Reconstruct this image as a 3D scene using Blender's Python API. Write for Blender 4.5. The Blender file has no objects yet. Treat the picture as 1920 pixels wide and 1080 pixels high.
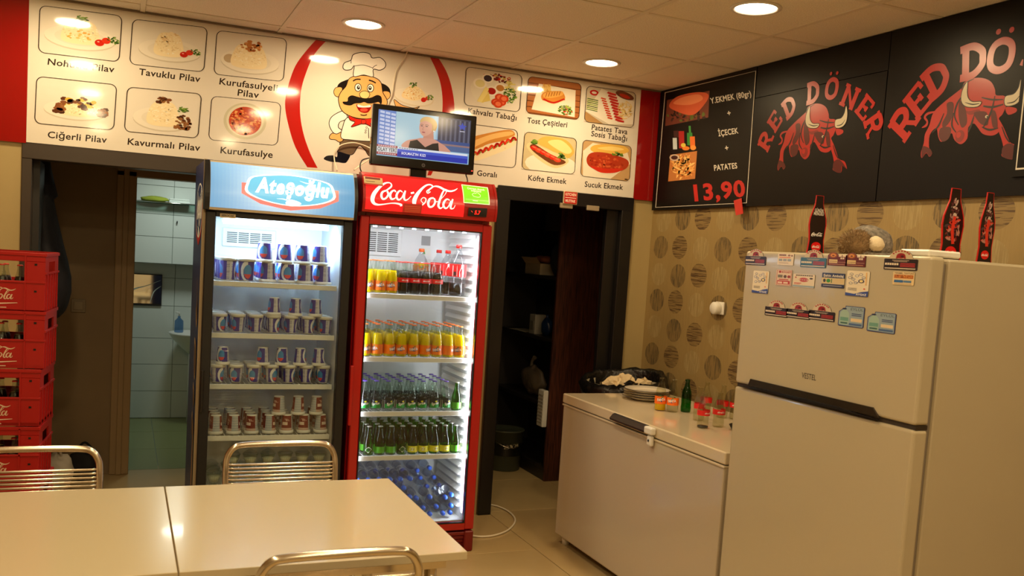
import bpy, bmesh, math, random
from mathutils import Matrix, Vector
from mathutils.geometry import tessellate_polygon
PI = math.pi
S = bpy.context.scene
COL = S.collection
rnd = random.Random(7)

# ------------------------------------------------------------------ camera
CAMZ = 1.62
FPX, PPX, PPY = 1713.2, 960.0, 620.9
def _rot(rx, ry, rz):
    Rx = Matrix(((1,0,0),(0,math.cos(rx),-math.sin(rx)),(0,math.sin(rx),math.cos(rx))))
    Rz = Matrix(((math.cos(rz),-math.sin(rz),0),(math.sin(rz),math.cos(rz),0),(0,0,1)))
    Ry = Matrix(((math.cos(ry),0,math.sin(ry)),(0,1,0),(-math.sin(ry),0,math.cos(ry))))
    return Rz @ Rx @ Ry
MC = _rot(0.0806, -0.4063, 0.06476) @ Matrix(((1,0,0),(0,0,-1),(0,1,0)))
cam_d = bpy.data.cameras.new('camera'); cam = bpy.data.objects.new('camera', cam_d); COL.objects.link(cam)
r0, r1, r2 = MC[0], MC[1], MC[2]
m4 = Matrix(((r0[0],-r1[0],-r2[0],0),(r0[1],-r1[1],-r2[1],0),(r0[2],-r1[2],-r2[2],CAMZ),(0,0,0,1)))
cam.matrix_world = m4
cam_d.sensor_width = 36; cam_d.lens = FPX/1920*36; cam_d.shift_y = (PPY-540)/1920; cam_d.clip_start = .05
cam_d.dof.use_dof = True; cam_d.dof.focus_distance = 4.6; cam_d.dof.aperture_fstop = 5.6
S.camera = cam
# a point of the photograph measured onto a known plane of the room
def at(u, v, x=None, y=None, z=None):
    d = MC.transposed() @ Vector(((u-PPX)/FPX, (v-PPY)/FPX, 1.0))
    t = x/d[0] if x is not None else y/d[1] if y is not None else (z-CAMZ)/d[2]
    return Vector((0,0,CAMZ)) + t*d

# ------------------------------------------------------------------ light
S.view_settings.view_transform = 'Standard'; S.view_settings.look = 'None'
S.view_settings.gamma = 1; S.view_settings.use_curve_mapping = False
S.view_settings.exposure = 0.0
S.cycles.transparent_max_bounces = 40
S.cycles.max_bounces = 10; S.cycles.diffuse_bounces = 5; S.cycles.glossy_bounces = 4; S.cycles.transmission_bounces = 6
S.cycles.caustics_reflective = False; S.cycles.caustics_refractive = False
W = bpy.data.worlds.new('world'); S.world = W; W.use_nodes = True
W.node_tree.nodes['Background'].inputs[0].default_value = (.9,.7,.5,1); W.node_tree.nodes['Background'].inputs[1].default_value = .02
ZC = 2.755                      # ceiling height
YW = 5.213                      # face of the menu sign over the doors
XR = 3.2                        # right wall
LAMP_W = 8.8
LAMP_C = (1.0, .76, .41)
LAMPS = [(x, y) for y in (4.715, 3.33, 1.95, .57, -.81) for x in (-.285, 1.095, 2.475)]
def area(name, loc, rot, size, power, color, sy=None, shape='DISK', spread=PI):
    d = bpy.data.lights.new(name, 'AREA'); d.shape = shape; d.size = size
    if sy: d.size_y = sy
    d.energy = power; d.color = color; d.spread = spread
    o = bpy.data.objects.new(name, d); o.location = loc; o.rotation_euler = rot; COL.objects.link(o); return o
for i, (x, y) in enumerate(LAMPS): area('lamp_light', (x, y, ZC-.012), (0,0,0), .17, LAMP_W, LAMP_C)
area('bathroom_light', (.5, 7.7, 2.27), (0,0,0), .3, 8, (.88, 1.0, .90))
area('cooler_tube_light', (.72, 4.70, 1.70), (math.radians(28),0,0), .60, 13, (.60,.82,1.0), .04, 'RECTANGLE')
area('red_cooler_top_light', (1.44, 4.64, 1.715), (math.radians(25),0,0), .52, 3.5, (.93,.92,1.0), .02, 'RECTANGLE')
area('red_cooler_side_light', (1.742, 4.632, .94), (math.radians(90),0,math.radians(35)), .015, 4.2, (.95,.95,1.0), 1.45, 'RECTANGLE')
area('red_cooler_side_light', (1.158, 4.632, .94), (math.radians(90),0,math.radians(-35)), .015, 1.8, (.95,.95,1.0), 1.45, 'RECTANGLE')  # unseen light added on the handle side to brighten the bottles

# ------------------------------------------------------------------ colours and materials
def lin(c): 
    return tuple(((v/255)/12.92 if v/255 <= .04045 else ((v/255+.055)/1.055)**2.4) for v in c[:3])
def principled(name):
    m = bpy.data.materials.new(name); m.use_nodes = True
    return m, m.node_tree, m.node_tree.nodes['Principled BSDF']
MATS = {}
def mat(name, col, rough=.5, metal=0, coat=0, spec=.5, emit=None, es=0, noise=None, bump=None, trans=0):
    if name in MATS: return MATS[name]
    m, nt, b = principled(name)
    c = lin(col)
    b.inputs['Base Color'].default_value = (*c, 1); b.inputs['Roughness'].default_value = rough
    b.inputs['Metallic'].default_value = metal; b.inputs['Coat Weight'].default_value = coat; b.inputs['Coat Roughness'].default_value = .05
    b.inputs['Specular IOR Level'].default_value = spec
    if emit: b.inputs['Emission Color'].default_value = (*lin(emit),1); b.inputs['Emission Strength'].default_value = es
    tc = nt.nodes.new('ShaderNodeTexCoord')
    if noise:
        sc, amt = noise
        n = nt.nodes.new('ShaderNodeTexNoise'); n.inputs['Scale'].default_value = sc; n.inputs['Detail'].default_value = 4
        nt.links.new(tc.outputs['Object'], n.inputs['Vector'])
        mr = nt.nodes.new('ShaderNodeMapRange'); mr.inputs[1].default_value = .3; mr.inputs[2].default_value = .7
        mr.inputs[3].default_value = 1-amt; mr.inputs[4].default_value = 1+amt
        nt.links.new(n.outputs[0], mr.inputs[0])
        vm = nt.nodes.new('ShaderNodeVectorMath'); vm.operation = 'SCALE'; vm.inputs[0].default_value = c
        nt.links.new(mr.outputs[0], vm.inputs['Scale']); nt.links.new(vm.outputs[0], b.inputs['Base Color'])
    if bump:
        sc, st = bump
        n = nt.nodes.new('ShaderNodeTexNoise'); n.inputs['Scale'].default_value = sc; n.inputs['Detail'].default_value = 5
        nt.links.new(tc.outputs['Object'], n.inputs['Vector'])
        bp = nt.nodes.new('ShaderNodeBump'); bp.inputs['Strength'].default_value = st; bp.inputs['Distance'].default_value = .01
        nt.links.new(n.outputs[0], bp.inputs['Height']); nt.links.new(bp.outputs[0], b.inputs['Normal'])
    MATS[name] = m; return m
def print_mat(name, rough=.4, emit=0, coat=0, spec=.5, base=1.0):
    if name in MATS: return MATS[name]
    m, nt, b = principled(name)
    a = nt.nodes.new('ShaderNodeAttribute'); a.attribute_name = 'Col'
    if base > 0: nt.links.new(a.outputs['Color'], b.inputs['Base Color'])
    else: b.inputs['Base Color'].default_value = (.02,.02,.02,1)
    b.inputs['Roughness'].default_value = rough; b.inputs['Coat Weight'].default_value = coat; b.inputs['Coat Roughness'].default_value = .04
    b.inputs['Specular IOR Level'].default_value = spec
    if emit: nt.links.new(a.outputs['Color'], b.inputs['Emission Color']); b.inputs['Emission Strength'].default_value = emit
    MATS[name] = m; return m
def glass_mat(name, tint=(255,255,255), refl=1.0, rough=.02, fade=0):
    if name in MATS: return MATS[name]
    m = bpy.data.materials.new(name); m.use_nodes = True; nt = m.node_tree; nt.nodes.clear()
    out = nt.nodes.new('ShaderNodeOutputMaterial'); mx = nt.nodes.new('ShaderNodeMixShader')
    tr = nt.nodes.new('ShaderNodeBsdfTransparent'); gl = nt.nodes.new('ShaderNodeBsdfGlossy')
    tr.inputs[0].default_value = (*lin(tint),1); gl.inputs['Roughness'].default_value = rough
    gl.inputs[0].default_value = (refl,refl,refl,1)
    lw = nt.nodes.new('ShaderNodeLayerWeight'); lw.inputs[0].default_value = .5
    pw = nt.nodes.new('ShaderNodeMath'); pw.operation = 'POWER'; pw.inputs[1].default_value = 4
    ma = nt.nodes.new('ShaderNodeMath'); ma.operation = 'MULTIPLY_ADD'; ma.inputs[1].default_value = .75; ma.inputs[2].default_value = .035
    nt.links.new(lw.outputs['Facing'], pw.inputs[0]); nt.links.new(pw.outputs[0], ma.inputs[0])
    nt.links.new(ma.outputs[0], mx.inputs[0]); nt.links.new(tr.outputs[0], mx.inputs[1]); nt.links.new(gl.outputs[0], mx.inputs[2])
    nt.links.new(mx.outputs[0], out.inputs[0]); MATS[name] = m; return m
def liquid_mat(name, col, glow=.5):
    """coloured drink: part diffuse, part translucent"""
    if name in MATS: return MATS[name]
    m = bpy.data.materials.new(name); m.use_nodes = True; nt = m.node_tree; nt.nodes.clear()
    out = nt.nodes.new('ShaderNodeOutputMaterial'); mx = nt.nodes.new('ShaderNodeMixShader')
    d = nt.nodes.new('ShaderNodeBsdfDiffuse'); t = nt.nodes.new('ShaderNodeBsdfTranslucent')
    for n in (d, t): n.inputs[0].default_value = (*lin(col),1)
    mx.inputs[0].default_value = glow
    nt.links.new(d.outputs[0], mx.inputs[1]); nt.links.new(t.outputs[0], mx.inputs[2]); nt.links.new(mx.outputs[0], out.inputs[0])
    MATS[name] = m; return m

# ------------------------------------------------------------------ mesh building
class MB:
    def __init__(s): s.v = []; s.f = []; s.m = []; s.s = []
    def add(s, vs, fs, m=0, smooth=False):
        b = len(s.v); s.v += [tuple(p) for p in vs]
        for f in fs: s.f.append([b+i for i in f]); s.m.append(m); s.s.append(smooth)
        return s
    def box(s, x0, x1, y0, y1, z0, z1, m=0, r=0, seg=1):
        if r <= 0:
            return s.add([(x0,y0,z0),(x1,y0,z0),(x1,y1,z0),(x0,y1,z0),(x0,y0,z1),(x1,y0,z1),(x1,y1,z1),(x0,y1,z1)],
                [(3,2,1,0),(4,5,6,7),(0,1,5,4),(1,2,6,5),(2,3,7,6),(3,0,4,7)], m)
        bm = bmesh.new(); bmesh.ops.create_cube(bm, size=1)
        for v in bm.verts: v.co = Vector(((x0+x1)/2+v.co.x*(x1-x0), (y0+y1)/2+v.co.y*(y1-y0), (z0+z1)/2+v.co.z*(z1-z0)))
        bmesh.ops.bevel(bm, geom=bm.edges[:], offset=r, segments=seg, affect='EDGES', profile=.5)
        bm.verts.index_update()
        s.add([v.co[:] for v in bm.verts], [[v.index for v in f.verts] for f in bm.faces], m); bm.free(); return s
    def obox(s, c, ax, ay, az, m=0):
        """box from a centre and three half axes"""
        c, ax, ay, az = map(Vector, (c, ax, ay, az)); vs = []
        for k in (-1,1):
            for i, j in ((-1,-1),(1,-1),(1,1),(-1,1)): vs.append(c+i*ax+j*ay+k*az)
        return s.add(vs, [(3,2,1,0),(4,5,6,7),(0,1,5,4),(1,2,6,5),(2,3,7,6),(3,0,4,7)], m)
    def lathe(s, prof, n=16, c=(0,0,0), m=0, smooth=True, M=None, flat=()):
        vs = []; fs = []
        for r, z in prof:
            for k in range(n):
                a = 2*PI*k/n; p = Vector((r*math.cos(a), r*math.sin(a), z))
                if M is not None: p = M @ p
                vs.append(p+Vector(c))
        for i in range(len(prof)-1):
            for k in range(n):
                k2 = (k+1) % n; fs.append((i*n+k, i*n+k2, (i+1)*n+k2, (i+1)*n+k))
        s.add(vs, fs, m, smooth); b = len(s.v)-len(vs)
        if tuple(prof[0]) == tuple(prof[-1]): return s
        if prof[0][0] > 1e-6: s.f.append([b+k for k in range(n)][::-1]); s.m.append(m); s.s.append(False)
        if prof[-1][0] > 1e-6: s.f.append([b+(len(prof)-1)*n+k for k in range(n)]); s.m.append(m); s.s.append(False)
        return s
    def tube(s, pts, r, n=8, closed=False, m=0, cap=True):
        pts = [Vector(p) for p in pts]; N = len(pts); vs = []; fs = []; nrm = None
        for i, p in enumerate(pts):
            if closed: t = pts[(i+1)%N]-pts[i-1]
            else: t = pts[min(i+1,N-1)]-pts[max(i-1,0)]
            t.normalize()
            if nrm is None:
                nrm = t.cross(Vector((0,0,1)))
                if nrm.length < .1: nrm = t.cross(Vector((1,0,0)))
            nrm = (nrm - t*nrm.dot(t)).normalized(); bn = t.cross(nrm)
            rr = r[i] if isinstance(r, (list,tuple)) else r
            for k in range(n):
                a = 2*PI*k/n; vs.append(p+nrm*math.cos(a)*rr+bn*math.sin(a)*rr)
        for i in range(N if closed else N-1):
            j = (i+1) % N
            for k in range(n): fs.append((i*n+k, j*n+k, j*n+(k+1)%n, i*n+(k+1)%n))
        s.add(vs, fs, m, True)
        if cap and not closed:
            b = len(s.v)-len(vs)
            s.f.append([b+k for k in range(n)]); s.f.append([b+(N-1)*n+k for k in range(n)][::-1]); s.m += [m,m]; s.s += [False,False]
        return s
    def prism(s, poly, y0, y1, m=0, axis='y'):
        """2-D outline (x, z) pushed along y (or (y, z) along x, or (x, y) along z)"""
        def P(a, b, d): return (a,d,b) if axis == 'y' else (d,a,b) if axis == 'x' else (a,b,d)
        n = len(poly); vs = [P(a,b,y0) for a,b in poly]+[P(a,b,y1) for a,b in poly]
        tris = tessellate_polygon([[Vector((a,b,0)) for a,b in poly]])
        fs = [tuple(t) for t in tris]+[tuple(n+i for i in t[::-1]) for t in tris]
        fs += [(i,(i+1)%n,n+(i+1)%n,n+i) for i in range(n)]
        return s.add(vs, fs, m)
    def mesh(s, name, mats):
        me = bpy.data.meshes.new(name); me.from_pydata(s.v, [], s.f)
        if not isinstance(mats, (list,tuple)): mats = [mats]
        for m in mats: me.materials.append(m)
        me.polygons.foreach_set('material_index', s.m); me.polygons.foreach_set('use_smooth', s.s)
        bm = bmesh.new(); bm.from_mesh(me); bmesh.ops.recalc_face_normals(bm, faces=bm.faces[:]); bm.to_mesh(me); bm.free()
        me.update(); return me
    def build(s, name, mats, parent=None, label=None, loc=(0,0,0), rz=0, world=False):
        """world: the points are room coordinates; shift them into the parent's frame"""
        if world and parent is not None:
            o = Vector(parent.location); 
            if parent.parent: o += Vector(parent.parent.location)
            s.v = [tuple(Vector(p)-o) for p in s.v]
        ob = bpy.data.objects.new(name, s.mesh(name, mats)); COL.objects.link(ob)
        ob.location = loc; ob.rotation_euler = (0,0,rz)
        if parent is not None: ob.parent = parent
        if label: ob['label'] = label
        return ob
def tag(o, label, cat, group=None, kind=None):
    o['label'] = label; o['category'] = cat
    if group: o['group'] = group
    if kind: o['kind'] = kind
    return o
def thing(name, label, cat, loc=(0,0,0), rz=0, group=None):
    o = bpy.data.objects.new(name, None); COL.objects.link(o); o.empty_display_size = .05
    o.location = loc; o.rotation_euler = (0,0,rz); return tag(o, label, cat, group)
def struct(o): o['kind'] = 'structure'; return o
def dup(o, loc=None, rz=None, label=None, group=None, parent=None):
    c = o.copy(); COL.objects.link(c); c.parent = parent
    if loc is not None: c.location = loc
    if rz is not None: c.rotation_euler = (0,0,rz)
    if label: c['label'] = label
    if group: c['group'] = group
    for ch in o.children: dup(ch, parent=c)
    return c
ORD = ['first','second','third','fourth','fifth','sixth','seventh','eighth','ninth','tenth','eleventh','twelfth']

# ------------------------------------------------------------------ flat print: coloured outlines on a surface
_TX = {}
def glyphs(txt, bold=0.0):
    k = (txt, bold)
    if k not in _TX:
        cu = bpy.data.curves.new('t', 'FONT'); cu.body = txt; cu.resolution_u = 3; cu.offset = bold; cu.space_character = 1.0+bold*3
        ob = bpy.data.objects.new('t', cu); COL.objects.link(ob)
        dg = bpy.context.evaluated_depsgraph_get(); dg.update(); me = ob.evaluated_get(dg).to_mesh()
        me.calc_loop_triangles()
        vs = [(v.co.x, v.co.y) for v in me.vertices]; fs = [tuple(t.vertices) for t in me.loop_triangles]
        bpy.data.objects.remove(ob); bpy.data.curves.remove(cu)
        x0 = min(v[0] for v in vs); x1 = max(v[0] for v in vs)
        _TX[k] = ([((x-x0)/(x1-x0), y) for x, y in vs], fs, x1-x0)
    return _TX[k]
def spline(pts, k=5, closed=False):
    """Catmull-Rom through points of any dimension"""
    n = len(pts); out = []
    R = range(n) if closed else range(n-1)
    for i in R:
        g = lambda j: pts[j % n] if closed else pts[max(0, min(n-1, j))]
        a, b, c, d = g(i-1), g(i), g(i+1), g(i+2)
        for q in range(k):
            t = q/k
            out.append(tuple(.5*((2*b[e])+(-a[e]+c[e])*t+(2*a[e]-5*b[e]+4*c[e]-d[e])*t*t+(-a[e]+3*b[e]-3*c[e]+d[e])*t**3) for e in range(len(b))))
    if not closed: out.append(tuple(pts[-1]))
    return out
class Art:
    def __init__(s, step=.00006): s.v = []; s.f = []; s.c = []; s.L = 1; s.step = step; s.T = lambda x, y: (x, y); s.sub = False
    def _put(s, pts, tris, col, L=None):
        b = len(s.v); L = s.L if L is None else L
        s.v += [(*s.T(*p[:2]), L) for p in pts]
        for t in tris: s.f.append([b+i for i in t]); s.c.append(lin(col))
    def up(s): s.L += 1
    def poly(s, pts, col, up=True):
        if up: s.L += 1
        tris = tessellate_polygon([[Vector((p[0],p[1],0)) for p in pts]])
        s._put(pts, tris, col); return s
    def curve(s, pts, col, k=5, up=True): return s.poly(spline(pts, k, True), col, up)
    def ell(s, cx, cy, rx, ry=None, col=(0,0,0), rot=0, n=20, up=True):
        ry = rx if ry is None else ry; ca, sa = math.cos(rot), math.sin(rot)
        if up: s.L += 1
        pts = [(cx,cy)]+[(cx+rx*math.cos(a)*ca-ry*math.sin(a)*sa, cy+rx*math.cos(a)*sa+ry*math.sin(a)*ca) for a in [2*PI*i/n for i in range(n)]]
        s._put(pts, [(0,1+i,1+(i+1)%n) for i in range(n)], col); return s
    def rect(s, x0, y0, x1, y1, col, up=True): 
        if up: s.L += 1
        s._put([(x0,y0),(x1,y0),(x1,y1),(x0,y1)], [(0,1,2),(0,2,3)], col); return s
    def rrect(s, x0, y0, x1, y1, r, col, n=5, up=True):
        return s.poly(rr_pts(x0,y0,x1,y1,r,n), col, up)
    def stroke(s, pts, col, w=None, k=5, closed=False, smooth=True, up=True):
        """points (x, y) with one width, or (x, y, width)"""
        P = [(p[0],p[1],(w if w is not None else p[2])) for p in pts]
        if smooth: P = spline(P, k, closed)
        if up: s.L += 1
        n = len(P); vs = []
        for i, p in enumerate(P):
            a = P[(i-1)%n] if closed else P[max(i-1,0)]; b = P[(i+1)%n] if closed else P[min(i+1,n-1)]
            dx, dy = b[0]-a[0], b[1]-a[1]; l = math.hypot(dx,dy) or 1
            h = p[2]/2; vs += [(p[0]-dy/l*h, p[1]+dx/l*h), (p[0]+dy/l*h, p[1]-dx/l*h)]
        fs = []
        for i in range(n if closed else n-1):
            j = (i+1) % n; fs += [(2*i,2*i+1,2*j+1),(2*i,2*j+1,2*j)]
        s._put(vs, fs, col); return s
    def ring(s, x0, y0, x1, y1, r, w, col): return s.stroke(rr_pts(x0,y0,x1,y1,r,5), col, w, closed=True, smooth=False)
    def scatter(s, cx, cy, rx, ry, n, size, cols, seed=1, asp=.6, tri=6, test=None):
        r = random.Random(seed)
        s.L += 1; L0 = s.L
        for i in range(n):
            a = r.uniform(0,2*PI); q = math.sqrt(r.random()); x = cx+rx*q*math.cos(a); y = cy+ry*q*math.sin(a)
            if test and not test(x, y): continue
            s.L = L0+i % 6
            z = size*r.uniform(.6,1.3); s.ell(x, y, z, z*asp, r.choice(cols), r.uniform(0,PI), tri, up=False)
        s.L = L0+6; return s
    def text(s, txt, a, b, h, col, bold=.02, slant=0, up=True):
        """txt from point a to point b along the baseline, capitals h tall"""
        vs, fs, w = glyphs(txt, bold)
        dx, dy = b[0]-a[0], b[1]-a[1]; l = math.hypot(dx,dy); k = h/.70
        sg = s.upsign if hasattr(s, 'upsign') else 1
        nx, ny = (-dy/l*sg, dx/l*sg)
        if up: s.L += 1
        s._put([(a[0]+dx*x+nx*y*k+dx/l*slant*y*k, a[1]+dy*x+ny*y*k+dy/l*slant*y*k) for x, y in vs], fs, col); return s
    def build(s, name, F, mat, parent=None, label=None, world=True, sub=None):
        """F(u, v, d): surface point, d = height over the surface"""
        if sub:         # fine enough to follow a curved surface
            bm = bmesh.new(); ly = bm.faces.layers.int.new('c'); bv = [bm.verts.new(p) for p in s.v]
            for i, f in enumerate(s.f):
                try: bm.faces.new([bv[k] for k in f])[ly] = i
                except ValueError: pass
            for _ in range(6):
                es = [e for e in bm.edges if abs(e.verts[0].co[1]-e.verts[1].co[1]) > sub]
                if not es: break
                bmesh.ops.subdivide_edges(bm, edges=es, cuts=1); bmesh.ops.triangulate(bm, faces=[f for f in bm.faces if len(f.verts) > 3])
            bm.verts.index_update(); s.v = [tuple(v.co) for v in bm.verts]; cc = s.c
            s.f = [[v.index for v in f.verts] for f in bm.faces]; s.c = [cc[f[ly]] for f in bm.faces]; bm.free()
        V = [Vector(F(u, v, L*s.step)) for u, v, L in s.v]
        off = Vector((0,0,0))
        if world and parent is not None:
            off = Vector(parent.location)
            if parent.parent: off += Vector(parent.parent.location)
        me = bpy.data.meshes.new(name); me.from_pydata([tuple(p-off) for p in V], [], s.f); me.materials.append(mat)
        at_ = me.color_attributes.new('Col', 'FLOAT_COLOR', 'CORNER')
        buf = []
        for f, c in zip(s.f, s.c): buf += [*c, 1.0]*len(f)
        at_.data.foreach_set('color', buf); me.update()
        ob = bpy.data.objects.new(name, me); COL.objects.link(ob)
        if parent is not None: ob.parent = parent
        if label: ob['label'] = label
        return ob
def rr_pts(x0, y0, x1, y1, r, n=5):
    out = []
    for cx, cy, a0 in ((x1-r,y1-r,0),(x0+r,y1-r,PI/2),(x0+r,y0+r,PI),(x1-r,y0+r,1.5*PI)):
        out += [(cx+r*math.cos(a0+PI/2*i/n), cy+r*math.sin(a0+PI/2*i/n)) for i in range(n+1)]
    return out
def plane_y(y): return lambda u, v, d: (u, y-d, v)
def plane_x(x): return lambda u, v, d: (x-d, u, v)          # u = room y

WHITE = mat('white_plastic', (228,226,220), .35); CHROME = mat('chrome', (225,222,215), .16, 1)
BLACK = mat('black_plastic', (16,16,17), .35); DARKGREY = mat('dark_grey_plastic', (52,52,54), .5)
GLOSSPRINT = print_mat('glossy_print', .07, spec=.6); MATTPRINT = print_mat('matt_print', .5); SATIN = print_mat('satin_print', .28)
# ================================================================== room shell
m_beige = mat('beige_wall_paint', (176,156,108), .6, noise=(3,.04)); m_pale = mat('pale_wall_paint', (236,226,206), .7); m_ceil = mat('mineral_fibre_tile', (240,230,212), .9, noise=(180,.13), bump=(140,.5))
m_grid = mat('ceiling_grid_paint', (226,216,196), .5)
m_floor = mat('beige_floor_tile', (180,156,110), .22, noise=(2.2,.07)); m_grout = mat('floor_grout', (96,80,58), .8)
m_brown = mat('brown_lining_panel', (152,130,98), .55, noise=(5,.05)); m_black = mat('black_door_lacquer', (24,22,22), .3)
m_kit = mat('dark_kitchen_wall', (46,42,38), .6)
m_btile = mat('pale_green_bath_tile', (212,218,212), .2); m_bgrout = mat('bath_grout', (120,132,122), .8); m_bfloor = mat('green_bath_floor_tile', (126,134,84), .25)

# ---- floor: grout bed, every tile a part
f = MB().box(-3.0, 3.9, -2.5, 5.3, -.05, -.004).box(-1.2, 3.9, 5.3, 6.64, -.05, -.004).box(1.5,3.9,6.64,7.6,-.05,-.004).build('floor', m_grout); struct(f)
T = .7525
tile_me = MB().box(.002, T-.002, .002, T-.002, -.004, 0, r=.0012).mesh('floor_tile', m_floor)
for i in range(-7, 3):
    for j in range(-7, 5):
        x, y = 2.175+i*T, 4.512+j*T
        if y > 5.3 and x < -1.1: continue
        if y > 6.2 and x < 1.4: continue
        o = bpy.data.objects.new('floor_tile', tile_me); COL.objects.link(o); o.location = (x, y, 0); o.parent = f
# ---- ceiling
c = MB().box(-3.0, 3.2, -2.5, YW+.1, ZC+.03, ZC+.08).build('ceiling', m_ceil); struct(c)
G = .69; gx = [2.82-G*i for i in range(9)]; gy = [5.06-G*i for i in range(12)]
ct = MB().box(.012, G-.012, .012, G-.012, 0, .012, r=.003).mesh('ceiling_tile', m_ceil)
hole = MB()
n = 28; q = [(.012,.012),(G-.012,.012),(G-.012,G-.012),(.012,G-.012)]
def sq(a):      # point on the tile's border in direction a
    dx, dy = math.cos(a), math.sin(a); h = G/2-.012; t = h/max(abs(dx),abs(dy)); return (G/2+dx*t, G/2+dy*t)
vs = []; fs = []
for k in range(n):
    a = 2*PI*k/n+PI/4; vs += [(G/2+.098*math.cos(a), G/2+.098*math.sin(a), 0), (*sq(a), 0), (G/2+.098*math.cos(a), G/2+.098*math.sin(a), .02)]
for k in range(n):
    j = (k+1) % n; fs += [(3*k,3*k+1,3*j+1,3*j),(3*k,3*j,3*j+2,3*k+2)]
hole_me = hole.add(vs, fs).mesh('ceiling_tile', m_ceil)
lampset = {(round(x,2), round(y,2)) for x, y in LAMPS}
xs = gx+[gx[-1]-G]; ys = gy+[gy[-1]-G]
def tile_part(me, x, y, sx=1, sy=1):
    o = bpy.data.objects.new('ceiling_tile', me); COL.objects.link(o); o.location = (x, y, ZC); o.parent = c; o.scale = (sx, sy, 1)
for i, x in enumerate(xs[1:]):
    for j, y in enumerate(ys[1:]):
        cx, cy = x+G/2, y+G/2
        islamp = any(abs(cx-a) < .1 and abs(cy-b) < .1 for a, b in LAMPS)
        tile_part(hole_me if islamp else ct, x, y)
for y in ys[1:]: tile_part(ct, 2.82, y, (XR-2.82)/G, 1)
for x in xs[1:]: tile_part(ct, x, 5.06, 1, (YW-5.06+.01)/G)
tile_part(ct, 2.82, 5.06, (XR-2.82)/G, (YW-5.06+.01)/G)
for x in gx: MB().box(x-.012, x+.012, -2.5, YW, ZC-.004, ZC+.01).build('grid_bar', m_grid, c)
for y in gy:
    MB().box(-3.0, XR, y-.012, y+.012, ZC-.0035, ZC+.0095).build('grid_bar', m_grid, c)
# ---- downlights
m_lens = mat('lamp_lens', (255,240,215), .4, emit=(255,226,190), es=26)
ring_me = MB().lathe([(.088,-.002),(.092,-.007),(.108,-.006),(.110,0),(.088,0),(.088,-.002)], 32).mesh('trim_ring', WHITE)
lens_me = MB().lathe([(.0,.004),(.088,.004),(.088,.008),(.0,.008)], 32).mesh('lamp_lens', m_lens)
names = {(2.475,4.715): 'over the kitchen sign', (1.095,4.715): 'over the television', (2.475,3.33): 'over the chest freezer'}
for i, (x, y) in enumerate(LAMPS):
    lab = 'round lit recessed ceiling lamp '+names.get((x,y), 'out over the %s' % ('tables' if x < 1 else 'aisle' if x < 2 else 'refrigerator side'))
    t = thing('ceiling_lamp', lab, 'lamp', (x, y, ZC), group='recessed ceiling lamps')
    for me in (ring_me, lens_me):
        o = bpy.data.objects.new(me.name.split('.')[0], me); COL.objects.link(o); o.parent = t
# ---- walls
wb = MB().box(-3.0, -.476, YW+.012, YW+.10, 0, ZC).box(1.02, 2.10, YW+.012, YW+.10, 0, 2.05).box(3.036, 3.9, YW+.012, YW+.10, 0, 2.05)
wb.box(-.476, 3.9, YW+.012, YW+.10, 2.05, ZC)
struct(wb.build('wall_back', m_beige))
struct(MB().box(-3.1, -3.0, -2.6, YW+.1, 0, 2.83).build('wall_left', m_pale))
struct(MB().box(-3.0, XR, -2.6, -2.5, 0, 2.83).build('wall_front', m_pale))
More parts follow.
